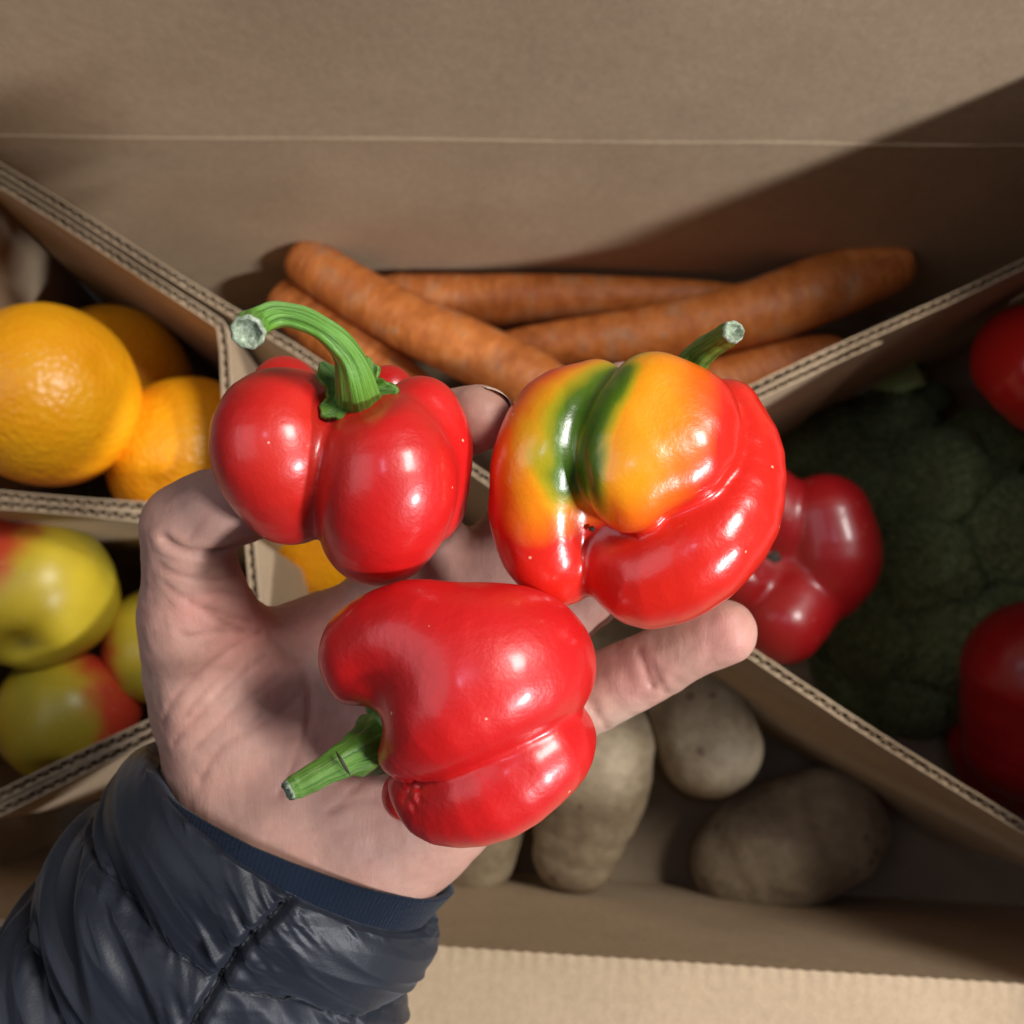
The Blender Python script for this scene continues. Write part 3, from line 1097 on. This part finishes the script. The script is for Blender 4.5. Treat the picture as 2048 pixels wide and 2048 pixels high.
def on_surface(px, py):
    lo_, hi_ = .20, .29
    ds = np.linspace(lo_, hi_, 180)
    P = np.array([C(px, py, d_) for d_ in ds])
    v = f_hand0(P)
    i = np.argmax(v < 0)
    return C(px, py, ds[i]) if v[i] < 0 else None


creases = []
for pts, w in crease_px:
    Q = [on_surface(*q) for q in pts]
    Q = [q for q in Q if q is not None]
    if len(Q) > 1:
        creases.append((catmull(Q, 4 * len(Q)), w * 0.00038))


def f_hand(p):
    v = f_hand0(p)
    out = v
    near = np.abs(v) < 0.006
    if near.any():
        q = p[near]
        dv = np.zeros(len(q))
        for cr, w in creases:
            lo_ = cr.min(0) - 0.004; hi_ = cr.max(0) + 0.004
            m_ = ((q > lo_) & (q < hi_)).all(1)
            if not m_.any(): continue
            qq = q[m_]
            d = None
            for i in range(len(cr) - 1):
                s = seg(qq, cr[i], cr[i + 1], 0, 0)
                d = s if d is None else np.minimum(d, s)
            dv[m_] += w * np.exp(-(d / 0.00085) ** 2) * (0.75 + 0.5 * vnoise(qq * 300)) - 0.12 * w * np.exp(-((d - 0.0024) / 0.0014) ** 2)
        out = v.copy()
        out[near] = v[near] + dv + 0.00035 * vnoise(q * 130) + 0.00012 * vnoise(q * 420)
    return out


lo, hi = bounds(*[(h[1], h[2]) for h in H])
V, F = polygonise(f_hand, lo, hi, 0.0016, steps=2)
V, F = refine(V, F, f_hand)
person = empty('person', C(600, 1600, .27), 'left hand held palm up, cradling three peppers, in a dark quilted jacket sleeve', 'person')
base = np.array([0.46, 0.262, 0.205])
c = np.tile(base, (len(V), 1))
w = fbm(V * 60, 3)
c = c * (1 + 0.07 * w[:, None])
pinks = [((480, 1260, .24), .020, (0.66, 0.27, 0.23), .55), ((420, 1210, .24), .018, (0.64, 0.29, 0.25), .45), ((1440, 1265, .235), .011, (0.66, 0.30, 0.26), .5), ((1260, 1340, .24), .014, (0.58, 0.24, 0.22), .35),
         ((960, 850, .237), .010, (0.66, 0.30, 0.27), .5), ((620, 1210, .25), .020, (0.58, 0.24, 0.19), .45), ((310, 1330, .25), .018, (0.54, 0.38, 0.28), .6), ((760, 1580, .25), .016, (0.62, 0.30, 0.25), .35),
         ((1230, 1420, .245), .010, (0.62, 0.43, 0.33), .6), ((340, 1020, .24), .012, (0.56, 0.40, 0.33), .5), ((800, 1720, .25), .014, (0.64, 0.42, 0.34), .5)]
for pt, rad, cc, amt in pinks:
    d = np.linalg.norm(V - C(*pt), axis=1) + 0.003 * fbm(V * 130, 2)
    k = (amt * (1 - sstep(0.15 * rad, rad, d)))[:, None]
    c = c * (1 - k) + np.array(cc) * k
for cr, w_ in creases:
    m_ = ((V > cr.min(0) - 0.003) & (V < cr.max(0) + 0.003)).all(1)
    d = None
    for i in range(len(cr) - 1):
        s_ = seg(V[m_], cr[i], cr[i + 1], 0, 0)
        d = s_ if d is None else np.minimum(d, s_)
    k = (np.exp(-(d / 0.0007) ** 2) * min(0.6, 0.30 + w_ * 500) * (0.7 + 0.3 * vnoise(V[m_] * 400)))[:, None]
    c[m_] = c[m_] * (1 - k) + np.array([0.27, 0.095, 0.075]) * k
hand = mesh_obj('hand', V, F, M_skin, person, colors=np.clip(c, 0, 1))
hand['_org'] = list(person.location)
# nail of the index finger, seen edge on
nv = []
nq, nr_ = 14, 5
tipc = C(957, 838, .224); rt = 66 * S(.224)
fd = (C(957, 838, .224) - C(905, 855, .232)); fd /= np.linalg.norm(fd)
nb_ = UP * 0.80 + VIEW * 0.6 + RIGHT * 0.15; nb_ -= fd * (nb_ @ fd); nb_ /= np.linalg.norm(nb_)
sd = np.cross(fd, nb_)
for layer in (0, 1):
    for i in range(nr_ + 1):
        for j in range(nq + 1):
            a = (j / nq - 0.5) * 1.45
            x = -0.25 + 1.22 * i / nr_ - 0.22 * (abs(j / nq - 0.5) * 2) ** 2.5 * (i / nr_)
            lift = rt * (0.972 + 0.02 * layer)
            shrink = math.sqrt(max(0.15, 1 - max(0, x) ** 2 * 0.62))
            nv.append(tipc + fd * rt * x + (nb_ * math.cos(a) + sd * math.sin(a)) * lift * shrink)
n1 = (nr_ + 1) * (nq + 1)
nf_ = []
for i in range(nr_):
    for j in range(nq):
        q = (i * (nq + 1) + j, i * (nq + 1) + j + 1, (i + 1) * (nq + 1) + j + 1, (i + 1) * (nq + 1) + j)
        nf_.append(q); nf_.append(tuple(n1 + v for v in q[::-1]))
for j in range(nq):
    e = nr_ * (nq + 1) + j
    nf_.append((e, e + 1, n1 + e + 1, n1 + e)); nf_.append((j + 1, j, n1 + j, n1 + j + 1))
for i in range(nr_):
    for j in (0, nq):
        e = i * (nq + 1) + j
        nf_.append((e, e + nq + 1, n1 + e + nq + 1, n1 + e))
mesh_obj('fingernail', np.array(nv), nf_, M_nail, hand, origin=np.array(person.location))


# ------------------------------------------------------------------ sleeve
def ringpoint(rings, v, cphi, sphi):
    """rings: rows of (Lx,Ly,Mx,My,Rx,Ry,d,depth) at v = 0,1,2.."""
    A = np.array(rings, float)
    R_ = catmull(A, 1 + 40 * (len(rings) - 1))
    i = np.clip(v * 40, 0, len(R_) - 1.001); i0 = i.astype(int); f = (i - i0)[..., None]
    q = R_[i0] * (1 - f) + R_[np.minimum(i0 + 1, len(R_) - 1)] * f
    cx = (q[..., 0] + q[..., 4]) / 2; cy = (q[..., 1] + q[..., 5]) / 2
    px = cx + cphi * (q[..., 4] - q[..., 0]) / 2 + sphi * (q[..., 2] - cx)
    py = cy + cphi * (q[..., 5] - q[..., 1]) / 2 + sphi * (q[..., 3] - cy)
    d = q[..., 6] - sphi * q[..., 7]
    u = (px - 1024) / 1024 * K; w_ = (1024 - py) / 1024 * K
    dc = q[..., 6]                           # lateral size measured at the centre depth
    return np.stack([u * dc, w_ * dc * cT + sT * d, w_ * dc * sT - cT * d + CAM.z], -1)


rings = [
    (318, 1492, 600, 1650, 862, 1842, .260, .0375),
    (222, 1604, 500, 1806, 815, 1968, .262, .0375),
    (146, 1745, 330, 1975, 700, 2180, .268, .036),
    (58, 1845, 200, 2120, 560, 2420, .272, .034),
    (-60, 1980, 80, 2300, 440, 2640, .276, .035),
]
nu, nvv = 420, 340
phi = np.linspace(0, 2 * math.pi, nu, endpoint=False)
vv = np.linspace(0, 3.9, nvv)
PH, VV = np.meshgrid(phi, vv)


def sleeve_xyz(PH, VV):
    return ringpoint(rings, VV, np.cos(PH), np.sin(PH))


X0 = sleeve_xyz(PH, VV)
e = 1e-3
du = sleeve_xyz(PH + e, VV) - X0
dvv = sleeve_xyz(PH, np.minimum(VV + e, 3.99)) - X0
N0 = np.cross(du, dvv)
N0 /= np.linalg.norm(N0, axis=-1)[..., None]
cen = ringpoint(rings, VV, 0 * PH, 0 * PH)
sgn = np.sign(((X0 - cen) * N0).sum(-1))[..., None]
N0 *= sgn
# puffs between quilting lines, a long seam on the front, wrinkles gathering towards the seams
warp = 0.05 * fbm(np.stack([np.cos(PH) * 2, np.sin(PH) * 2, VV * 0.7], -1).reshape(-1, 3), 2).reshape(PH.shape)
Vw = VV + warp * np.clip(VV, 0, 1)
fr = Vw - np.floor(Vw)
puff = np.clip(np.sin(math.pi * fr), 0, 1) ** 0.55
puff0 = np.where(Vw < 1, np.clip(np.sin(math.pi * np.clip(0.18 + 0.82 * fr, 0, 1)), 0, 1) ** 0.6, puff)
PS = math.acos(0.17) + 0.10 * np.sin(VV * 2.0)
ds = np.abs(np.angle(np.exp(1j * (PH - PS))))
edge = np.minimum(fr, 1 - fr)
edge = np.where(Vw < 0.5, np.minimum(1 - fr, fr + 0.10), edge)
seamd = np.minimum(edge * 1.0, ds * 0.55)
P3 = np.stack([np.cos(PH) * 1.0, np.sin(PH) * 1.0, VV * 0.5], -1).reshape(-1, 3)


def nz(sx, sy, off, n=3, rot=0.0):
    """noise with separate scale round (sx) and along (sy) the sleeve"""
    a = PH + rot * VV
    q = np.stack([np.cos(a) * sx, np.sin(a) * sx, VV * sy + off], -1).reshape(-1, 3)
    return fbm(q, n).reshape(PH.shape)


ridged = 1 - np.abs(nz(5.0, 1.6, 3.1, 3, 0.9)) * 2.2
ridged2 = 1 - np.abs(nz(3.2, 3.0, 9.7, 3, -1.2)) * 2.4
gather = np.exp(-(seamd / 0.13) ** 2)
fold = 1 - np.abs(nz(1.8, 1.5, 21.0, 2, 1.6)) * 3.0
disp = 0.0066 * puff0 - 0.003
disp += 0.0015 * np.clip(ridged, -0.4, 1) * gather * 0.8 + 0.0003 * ridged2 * gather
disp += 0.0020 * np.clip(fold, -0.5, 1) * np.clip(VV - 0.3, 0.15, 1)
disp -= 0.0030 * np.exp(-(ds / 0.028) ** 2) - 0.0010 * np.exp(-(ds / 0.12) ** 2)
XS = X0 + N0 * disp[..., None]
# roll the front edge inwards
lip = ringpoint(rings, 0 * VV[:1] + 0.0, np.cos(PH[:1]), np.sin(PH[:1]))
cc0 = ringpoint(rings, 0 * VV[:1], 0 * PH[:1], 0 * PH[:1])
extra = []
for f_, g_ in ((0.93, 0.02), (0.90, 0.10), (0.88, 0.3)):
    extra.append(ringpoint(rings, 0 * VV[:1] + g_, np.cos(PH[:1]) * f_, np.sin(PH[:1]) * f_))
G = np.concatenate([extra[2], extra[1], extra[0], XS], 0)
rows = G.shape[0]
ii, jj = np.meshgrid(np.arange(rows - 1), np.arange(nu), indexing='ij')
j2 = (jj + 1) % nu
Fs = np.stack([ii * nu + jj, ii * nu + j2, (ii + 1) * nu + j2, (ii + 1) * nu + jj], -1).reshape(-1, 4)
sleeve = mesh_obj('jacket_sleeve', G.reshape(-1, 3), Fs, M_nylon, person)
sleeve['_org'] = list(person.location)
# seam stitches: a dark dashed cord in the groove
js = np.argmin(ds, axis=1)
path = XS[np.arange(nvv), js] + N0[np.arange(nvv), js] * 0.0002
V, F, X, T, r = tube(path[::6], [0.0005] * len(path[::6]), 500, 6, ridge=lambda th, s: 0.6 + 0.5 * (math.sin(s * 420) > -0.3))
mesh_obj('seam', V, F, M_thread, sleeve, origin=np.array(person.location))
for q in (1, 2):
    iv = int(round(q / 3.9 * (nvv - 1)))
    pts = []
    for j in range(0, nu, 4):
        k = np.argmin(np.abs(Vw[:, j] - q))
        pts.append(XS[k, j] + N0[k, j] * 0.0001)
    pts.append(pts[0])
    V, F, X, T, r = tube(pts, [0.00042] * len(pts), 700, 6, ridge=lambda th, s: 0.6 + 0.5 * (math.sin(s * 900) > -0.3))
    mesh_obj('seam', V, F, M_thread, sleeve, origin=np.array(person.location))
# knitted inner cuff
kr = [(345, 1540, 585, 1610, 903, 1792, .258, .0345), (330, 1560, 560, 1690, 850, 1850, .260, .0350), (260, 1660, 500, 1800, 800, 1930, .266, .027)]
ph2 = np.linspace(0, 2 * math.pi, 240, endpoint=False); v2 = np.linspace(0, 1.9, 40)
PA, VA = np.meshgrid(ph2, v2)
KX = ringpoint(kr, VA, np.cos(PA), np.sin(PA))
KI = ringpoint(kr, VA[:1], np.cos(PA[:1]) * 0.955, np.sin(PA[:1]) * 0.955)
KI2 = ringpoint(kr, VA[:1] + 0.5, np.cos(PA[:1]) * 0.95, np.sin(PA[:1]) * 0.95)
KG = np.concatenate([KI2, KI, KX], 0)
wob_ = 0.0005 * fbm(KG.reshape(-1, 3) * 90, 2)
KG = KG.reshape(-1, 3) + VIEW * wob_[:, None]
rows, nu2 = 42, 240
ii, jj = np.meshgrid(np.arange(rows - 1), np.arange(nu2), indexing='ij'); j2 = (jj + 1) % nu2
Fk = np.stack([ii * nu2 + jj, ii * nu2 + j2, (ii + 1) * nu2 + j2, (ii + 1) * nu2 + jj], -1).reshape(-1, 4)
kc = np.zeros((len(KG), 3)); kc[:, 0] = np.abs(np.tile(np.arange(nu2), rows) / nu2 - 0.5) * 2
mesh_obj('knit_cuff', KG, Fk, M_knit, person, colors=kc)


# ------------------------------------------------------------------ fruit and vegetables in the box
def sphere_grid(n, m):
    th = np.linspace(0, math.pi, n); ph = np.arange(m) / m * 2 * math.pi
    T_, P_ = np.meshgrid(th, ph, indexing='ij')
    V = np.stack([np.sin(T_) * np.cos(P_), np.sin(T_) * np.sin(P_), np.cos(T_)], -1).reshape(-1, 3)
    i, j = np.meshgrid(np.arange(n - 1), np.arange(m), indexing='ij'); j2 = (j + 1) % m
    F = np.stack([i * m + j, (i + 1) * m + j, (i + 1) * m + j2, i * m + j2], -1).reshape(-1, 4)
    return V, F


def rot_to(axis):
    return np.array(Vector((0, 0, 1)).rotation_difference(Vector(axis)).to_matrix())


def orange(px, py, d, r_px, label, axis, seed):
    r = r_px * S(d)
    V, F = sphere_grid(60, 90)
    V = V * r * np.array([1, 1, 0.95]) * (1 + 0.012 * fbm(V * 2 + seed, 2)[:, None])
    z = V[:, 2] / r
    rad = np.hypot(V[:, 0], V[:, 1]) / r
    V[:, 2] -= r * 0.05 * np.exp(-(rad / 0.16) ** 2) * np.sign(z)
    R = rot_to(axis)
    c = C(px, py, d)
    root = empty('orange', c, label, 'orange', 'oranges in the box')
    mesh_obj('peel', V @ R.T + c, F, M_orange, root)
    bv, bf = sphere_grid(8, 12)
    mesh_obj('button', (bv * [0.0028, 0.0028, 0.0014] + [0, 0, r * 0.90]) @ R.T + c, bf, M_apple_stem, root)


orange(95, 790, .425, 183, 'bright orange at the left edge, largest and on top of the others', (-.8, -.2, -.5), 1)
orange(228, 765, .505, 152, 'dim orange deep behind the bright one, nearest the diagonal divider', (-.3, .4, -.8), 5)
orange(385, 922, .462, 168, 'orange between the bright one and the left pepper, above the thumb', (.2, .5, -.9), 9)
orange(672, 1075, .520, 145, 'orange glimpsed between the thumb and the left pepper', (.1, -.5, -.8), 13)


def apple(px, py, d, r_px, label, axis, seed, red_dir, red_amt, tilt_base):
    r = r_px * S(d)
    n, m = 60, 80
    th = np.linspace(0, math.pi, n); ph = np.arange(m) / m * 2 * math.pi
    T_, P_ = np.meshgrid(th, ph, indexing='ij')
    prof = np.sin(T_) ** 0.92 * (1 + 0.06 * np.cos(T_))
    z = np.cos(T_) * 0.90 - 0.22 * np.exp(-(np.sin(T_) / 0.30) ** 2) * np.sign(np.cos(T_)) * np.where(np.cos(T_) > 0, 1.2, 0.75)
    lob = 1 + 0.02 * np.cos(5 * P_ + seed) * np.where(np.cos(T_) < 0, 1, 0.3)
    V = np.stack([prof * np.cos(P_) * lob, prof * np.sin(P_) * lob, z], -1).reshape(-1, 3)
    V = V * (1 + 0.02 * fbm(V * 1.5 + seed, 2)[:, None])
    i, j = np.meshgrid(np.arange(n - 1), np.arange(m), indexing='ij'); j2 = (j + 1) % m
    F = np.stack([i * m + j, (i + 1) * m + j, (i + 1) * m + j2, i * m + j2], -1).reshape(-1, 4)
    R = rot_to(axis)
    W = V @ R.T
    rd = np.array(red_dir, float); rd /= np.linalg.norm(rd)
    k = sstep(red_amt, red_amt + 0.45, W @ rd + 0.18 * fbm(W * 2.5 + seed, 3))[:, None]
    yel_ = np.array([0.50, 0.36, 0.022]); grn = np.array([0.38, 0.31, 0.026])
    g = sstep(-0.3, 0.6, fbm(W * 1.3 + seed * 2, 2))[:, None]
    c = (yel_ * (1 - g) + grn * g) * (1 - k) + np.array([0.52, 0.045, 0.02]) * k
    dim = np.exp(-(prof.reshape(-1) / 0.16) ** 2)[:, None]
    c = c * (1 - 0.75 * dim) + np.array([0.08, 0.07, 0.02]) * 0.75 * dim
    cen = C(px, py, d)
    root = empty('apple', cen, label, 'apple', 'apples in the box')
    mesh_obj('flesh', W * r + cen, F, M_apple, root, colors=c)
    a = np.array(axis, float); a /= np.linalg.norm(a)
    V, F, X, T, rr_ = tube([cen + a * r * 0.55, cen + a * r * 0.8, cen + a * r * 0.98 + np.array([.002, .001, 0])], [0.0012, 0.001, 0.0016], 12, 8)
    V, F = close_tube(V, F, 12, 8, X)
    mesh_obj('stalk', V, F, M_apple_stem, root)
    bv, bf = sphere_grid(8, 14)
    bv = bv * [0.0045, 0.0045, 0.0022] * (1 + 0.35 * np.cos(5 * np.arctan2(bv[:, 1], bv[:, 0])))[:, None]
    mesh_obj('blossom_end', (bv + [0, 0, -0.66 * r]) @ R.T + cen, bf, M_apple_stem, root)


apple(68, 1190, .445, 160, 'greenish apple with a red patch, below the oranges at the left edge', (-.2, .85, -.55), 2, (-.6, .7, .6), 0.38, 0)
apple(135, 1437, .462, 138, 'yellow apple with its dark dimple by the lower divider', (-.1, .9, -.5), 6, (.9, .4, -.2), 0.25, 0)
apple(330, 1292, .475, 122, 'apple half hidden behind the heel of the thumb', (.3, .5, .8), 11, (-.5, .0, .3), 0.65, 0)


def carrot(pts, label, seed, sides=24):
    P = [C(x, y, d) for x, y, d, r in pts]; R = [r * S(d) for x, y, d, r in pts]
    n = 90
    V, F, X, T, r = tube(P, R, n, sides, ridge=lambda th, s: 1 + 0.03 * np.cos(2 * th + seed + 3 * s) + 0.016 * vnoise(np.array([[s * 40, seed, 0.0]]))[0] + 0.01 * vnoise(np.stack([np.cos(th) * 2, np.sin(th) * 2, s * 25 + 0 * th], 1)))
    V = V.reshape(n, sides, 3)
    # round the two ends off
    k = 9
    for i in range(k):
        f = math.sqrt(max(0, 1 - (1 - (i + 0.0) / k) ** 2))
        V[i] = X[i] * (1 - f) + V[i] * f
        V[n - 1 - i] = X[n - 1 - i] * (1 - f) + V[n - 1 - i] * f
    V = V.reshape(-1, 3)
    th = np.tile(np.arange(sides) / sides, n)
    s_ = np.repeat(np.linspace(0, 1, n), sides)
    cols = np.stack([0.5 + 0.5 * np.cos(2 * math.pi * th), s_, np.full(len(s_), (seed * 0.37) % 1)], 1)
    root = empty('carrot', X[n // 2], label, 'carrot', 'carrots in the box')
    mesh_obj('root', V, F, M_carrot, root, colors=cols)
    # stub of the leaf crown at the thick end
    i0 = int(np.argmax(r)); side = 0 if i0 < n / 2 else n - 1
    t0 = -T[0] if side == 0 else T[-1]
    bv, bf = sphere_grid(7, 10)
    mesh_obj('crown', bv * 0.0042 * [1, 1, 0.8] + X[side] + t0 * 0.0008, bf, M_scar, root)


carrot([(590, 505, .522, 40), (625, 530, .518, 50), (720, 590, .512, 54), (830, 650, .506, 60), (950, 706, .500, 64), (1060, 765, .496, 66), (1180, 840, .494, 60), (1270, 900, .492, 40)],
       'carrot lying across the others, its blunt end highest at the upper left', 1)
carrot([(555, 590, .540, 44), (600, 620, .536, 54), (700, 700, .530, 60), (800, 780, .526, 62), (900, 860, .524, 50)], 'carrot lowest at the left, running down behind the left pepper', 2)
carrot([(745, 595, .545, 40), (790, 600, .543, 52), (930, 603, .540, 54), (1100, 595, .538, 46), (1300, 590, .538, 34), (1520, 586, .540, 16)], 'carrot lying straight along the back wall of the box', 3)
carrot([(1800, 520, .522, 44), (1770, 532, .520, 58), (1650, 575, .518, 66), (1500, 628, .516, 64), (1300, 668, .520, 54), (1100, 690, .524, 44), (960, 700, .528, 26)],
       'long curved carrot with its thick end raised at the upper right', 4)
carrot([(1692, 702, .528, 26), (1640, 712, .526, 42), (1520, 745, .526, 54), (1400, 790, .526, 56), (1240, 850, .528, 40)], 'carrot showing only its end behind the orange pepper stem', 5)


def potato(pts, label, seed, k=0.010, squash=1.0):
    f, P, R = chain(pts, k)

    def g(p):
        return f(p) + 0.0012 * vnoise(p * 38 + seed) + 0.0004 * vnoise(p * 120 + seed)
    lo, hi = bounds((P, R), pad=0.008)
    V, F = polygonise(g, lo, hi, 0.0022, 2)
    V, F = refine(V, F, g)
    o = mesh_obj('potato', V, F, M_potato)
    tag(o, label, 'potato', 'potatoes in the box')


potato([(1185, 1490, .492, 124), (1180, 1570, .490, 116), (1150, 1700, .492, 84)], 'long waisted potato pointing down, right beside the lying red pepper', 1)
potato([(1385, 1430, .495, 100), (1420, 1490, .492, 104)], 'pale round potato just below the little finger', 2)
potato([(1480, 1722, .512, 98), (1560, 1690, .508, 126), (1650, 1655, .512, 122)], 'large oval potato, farthest right, half in shadow', 3)
potato([(955, 1640, .500, 96), (940, 1700, .500, 92)], 'potato showing only its edge beside the wrist and blue cuff', 4)
potato([(1190, 1300, .520, 105), (1250, 1250, .522, 95)], 'dark potato seen in the gap above the little finger', 5)


# red pepper lying blossom end up beside the broccoli
def red_pepper_in_box(lobes_, cor_, label, dent_=None, scar=None, seed=0.0, k=0.0022):
    L = [chain(l, 0.004) for l in lobes_]
    cf, Pc_, Rc_ = chain(cor_)
    uf = union([l[0] for l in L], k)

    def f(p):
        v = smin(uf(p), cf(p), 0.004)
        if dent_:
            q = p - C(*dent_[:3]); v = smax(v, -(np.sqrt((q * q).sum(-1)) - dent_[3] * S(dent_[2])), 0.006)
        return v
    lo, hi = bounds(*[(l[1], l[2]) for l in L], (Pc_, Rc_))
    V, F = polygonise(f, lo, hi, 0.0015)
    root = empty('bell_pepper', V.mean(0), label, 'pepper', 'red peppers lying in the box')
    mesh_obj('body', V, F, M_pepper, root, colors=red_pigment(V, (), seed) * np.array([0.62, 0.6, 1.0]))  # red pigment darkened to stand in for shade inside the box
    if scar: scar_part(root, C(*scar), 0.0035, -VIEW)
    return root


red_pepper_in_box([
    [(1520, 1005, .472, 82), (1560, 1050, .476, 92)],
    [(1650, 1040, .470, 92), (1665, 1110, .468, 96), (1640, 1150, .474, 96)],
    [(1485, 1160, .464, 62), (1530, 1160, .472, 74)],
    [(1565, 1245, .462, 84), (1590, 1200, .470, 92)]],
    [(1590, 1130, .486, 122)], 'shade-darkened red pepper with its lobed end up, behind the fingertip beside the broccoli', (1548, 1118, .450, 34), (1548, 1116, .4600), 3.0)
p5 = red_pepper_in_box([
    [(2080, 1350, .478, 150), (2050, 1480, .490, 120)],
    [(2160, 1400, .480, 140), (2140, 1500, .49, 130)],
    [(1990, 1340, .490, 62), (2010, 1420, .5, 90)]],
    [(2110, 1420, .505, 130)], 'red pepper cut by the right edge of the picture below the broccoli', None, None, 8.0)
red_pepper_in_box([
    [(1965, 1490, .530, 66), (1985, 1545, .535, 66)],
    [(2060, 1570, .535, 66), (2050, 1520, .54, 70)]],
    [(2015, 1525, .545, 70)], 'shade-darkened red pepper deepest in the lower right corner', None, None, 9.0)

V, F = sphere_grid(50, 70)
r = 138 * S(.465)
lobd = 1 + 0.03 * np.cos(5 * np.arctan2(V[:, 1], V[:, 0])) * (1 - V[:, 2] ** 2)
V = V * r * np.array([1, 1, .86]) * lobd[:, None]
V[:, 2] -= r * 0.15 * np.exp(-(np.hypot(V[:, 0], V[:, 1]) / (0.3 * r)) ** 2) * np.sign(V[:, 2])
tc = C(2078, 740, .465)
R_ = rot_to((.6, .5, .5))
tom = empty('tomato', tc, 'round dark red tomato at the right edge above the broccoli', 'tomato')
mesh_obj('flesh', V @ R_.T + tc, F, M_tomato, tom)
V, F, X, T, r2 = tube([tc + R_ @ np.array([0, 0, r * .7]), tc + R_ @ np.array([0, 0, r * .85]), tc + R_ @ np.array([0.003, 0, r * .98])], [.0022, .0016, .002], 10, 8)
V, F = close_tube(V, F, 10, 8, X)
mesh_obj('stalk', V, F, M_stem_dark, tom, colors=np.full((len(V), 3), .5))

# broccoli: heads of buds on branching stalks
bc = C(1850, 1150, .585)
broc = empty('broccoli', bc, 'dark green broccoli head filling the right compartment', 'broccoli')
fv, ff = sphere_grid(110, 160)
meshes = []
for s in range(3):
    W = fv.copy()
    # buds: many small bumps
    pts = rng.normal(size=(1700, 3)); pts /= np.linalg.norm(pts, axis=1)[:, None]
    dmx = np.max(W @ pts.T, axis=1)
    bumps = np.clip(1 - np.arccos(np.clip(dmx, -1, 1)) / 0.055, 0, 1)
    W = W * (1 + 0.055 * np.sqrt(bumps) + 0.10 * fbm(W * 2.2 + s * 9, 2))[:, None]
    W[:, 2] *= 0.8
    me = bpy.data.meshes.new('floret')
    me.from_pydata(W.tolist(), [], ff.tolist()); me.update()
    me.polygons.foreach_set('use_smooth', [True] * len(me.polygons))
    me.materials.append(M_floret)
    meshes.append(me)
spots = [(1850, 1120, .520, 105), (1720, 980, .530, 95), (1640, 890, .545, 80), (1870, 960, .520, 100), (2000, 1060, .515, 105), (1760, 1270, .535, 100), (1900, 1270, .522, 105),
         (1700, 1380, .560, 85), (1820, 1390, .545, 90), (2040, 1200, .520, 90), (1770, 860, .545, 85), (1960, 900, .535, 80), (1640, 1340, .575, 80), (1700, 1130, .545, 95), (2110, 1080, .52, 90),
         (1560, 860, .565, 70), (1800, 745, .548, 42), (1745, 790, .55, 38), (1940, 1380, .55, 85), (2000, 1320, .54, 80), (1600, 980, .57, 80), (1650, 1240, .565, 80), (1855, 800, .55, 40)]
core_b = C(1850, 1130, .60)
for i, (x, y, d, r_) in enumerate(spots):
    p = C(x, y, d)
    o = bpy.data.objects.new('floret', meshes[i % 3])
    COL.objects.link(o); o.parent = broc
    o.location = Vector(p - bc)
    o.scale = [r_ * S(d) * q for q in (1.12, 1.12, 1.05)]
    dr = p - core_b; dr /= np.linalg.norm(dr)
    o.rotation_mode = 'QUATERNION'
    o.rotation_quaternion = Vector((0, 0, 1)).rotation_difference(Vector(dr)) @ Quaternion((0, 0, 1), i * 1.3)
    P = [core_b + (p - core_b) * 0.1, core_b + (p - core_b) * 0.6 - np.array([0, 0, .002]), p]
    V, F, X, T, r2 = tube(P, [0.009, 0.006, 0.009], 10, 10)
    mesh_obj('branch', V, F, M_broc_stem, broc)
P = [C(1730, 830, .560), C(1765, 790, .548), C(1800, 762, .540), C(1838, 742, .536)]
V, F, X, T, r2 = tube(P, [.010, .0095, .0085, .0095], 24, 16, ridge=lambda th, s: 1 + 0.08 * np.cos(4 * th))
V, F = close_tube(V, F, 24, 16, X)
mesh_obj('branch', V, F, M_broc_stem, broc)
st_ = C(1850, 1250, .60)
V, F, X, T, r2 = tube([core_b, np.array([core_b[0] + .01, core_b[1] - .02, 0.03]), np.array([core_b[0] + .03, core_b[1] - .03, 0.018])], [.018, .015, .016], 14, 16)
V[:, 2] = np.maximum(V[:, 2], 0.003)
mesh_obj('stalk', V, F, M_broc_stem, broc)

for o in bpy.data.objects:
    if '_org' in o: del o['_org']
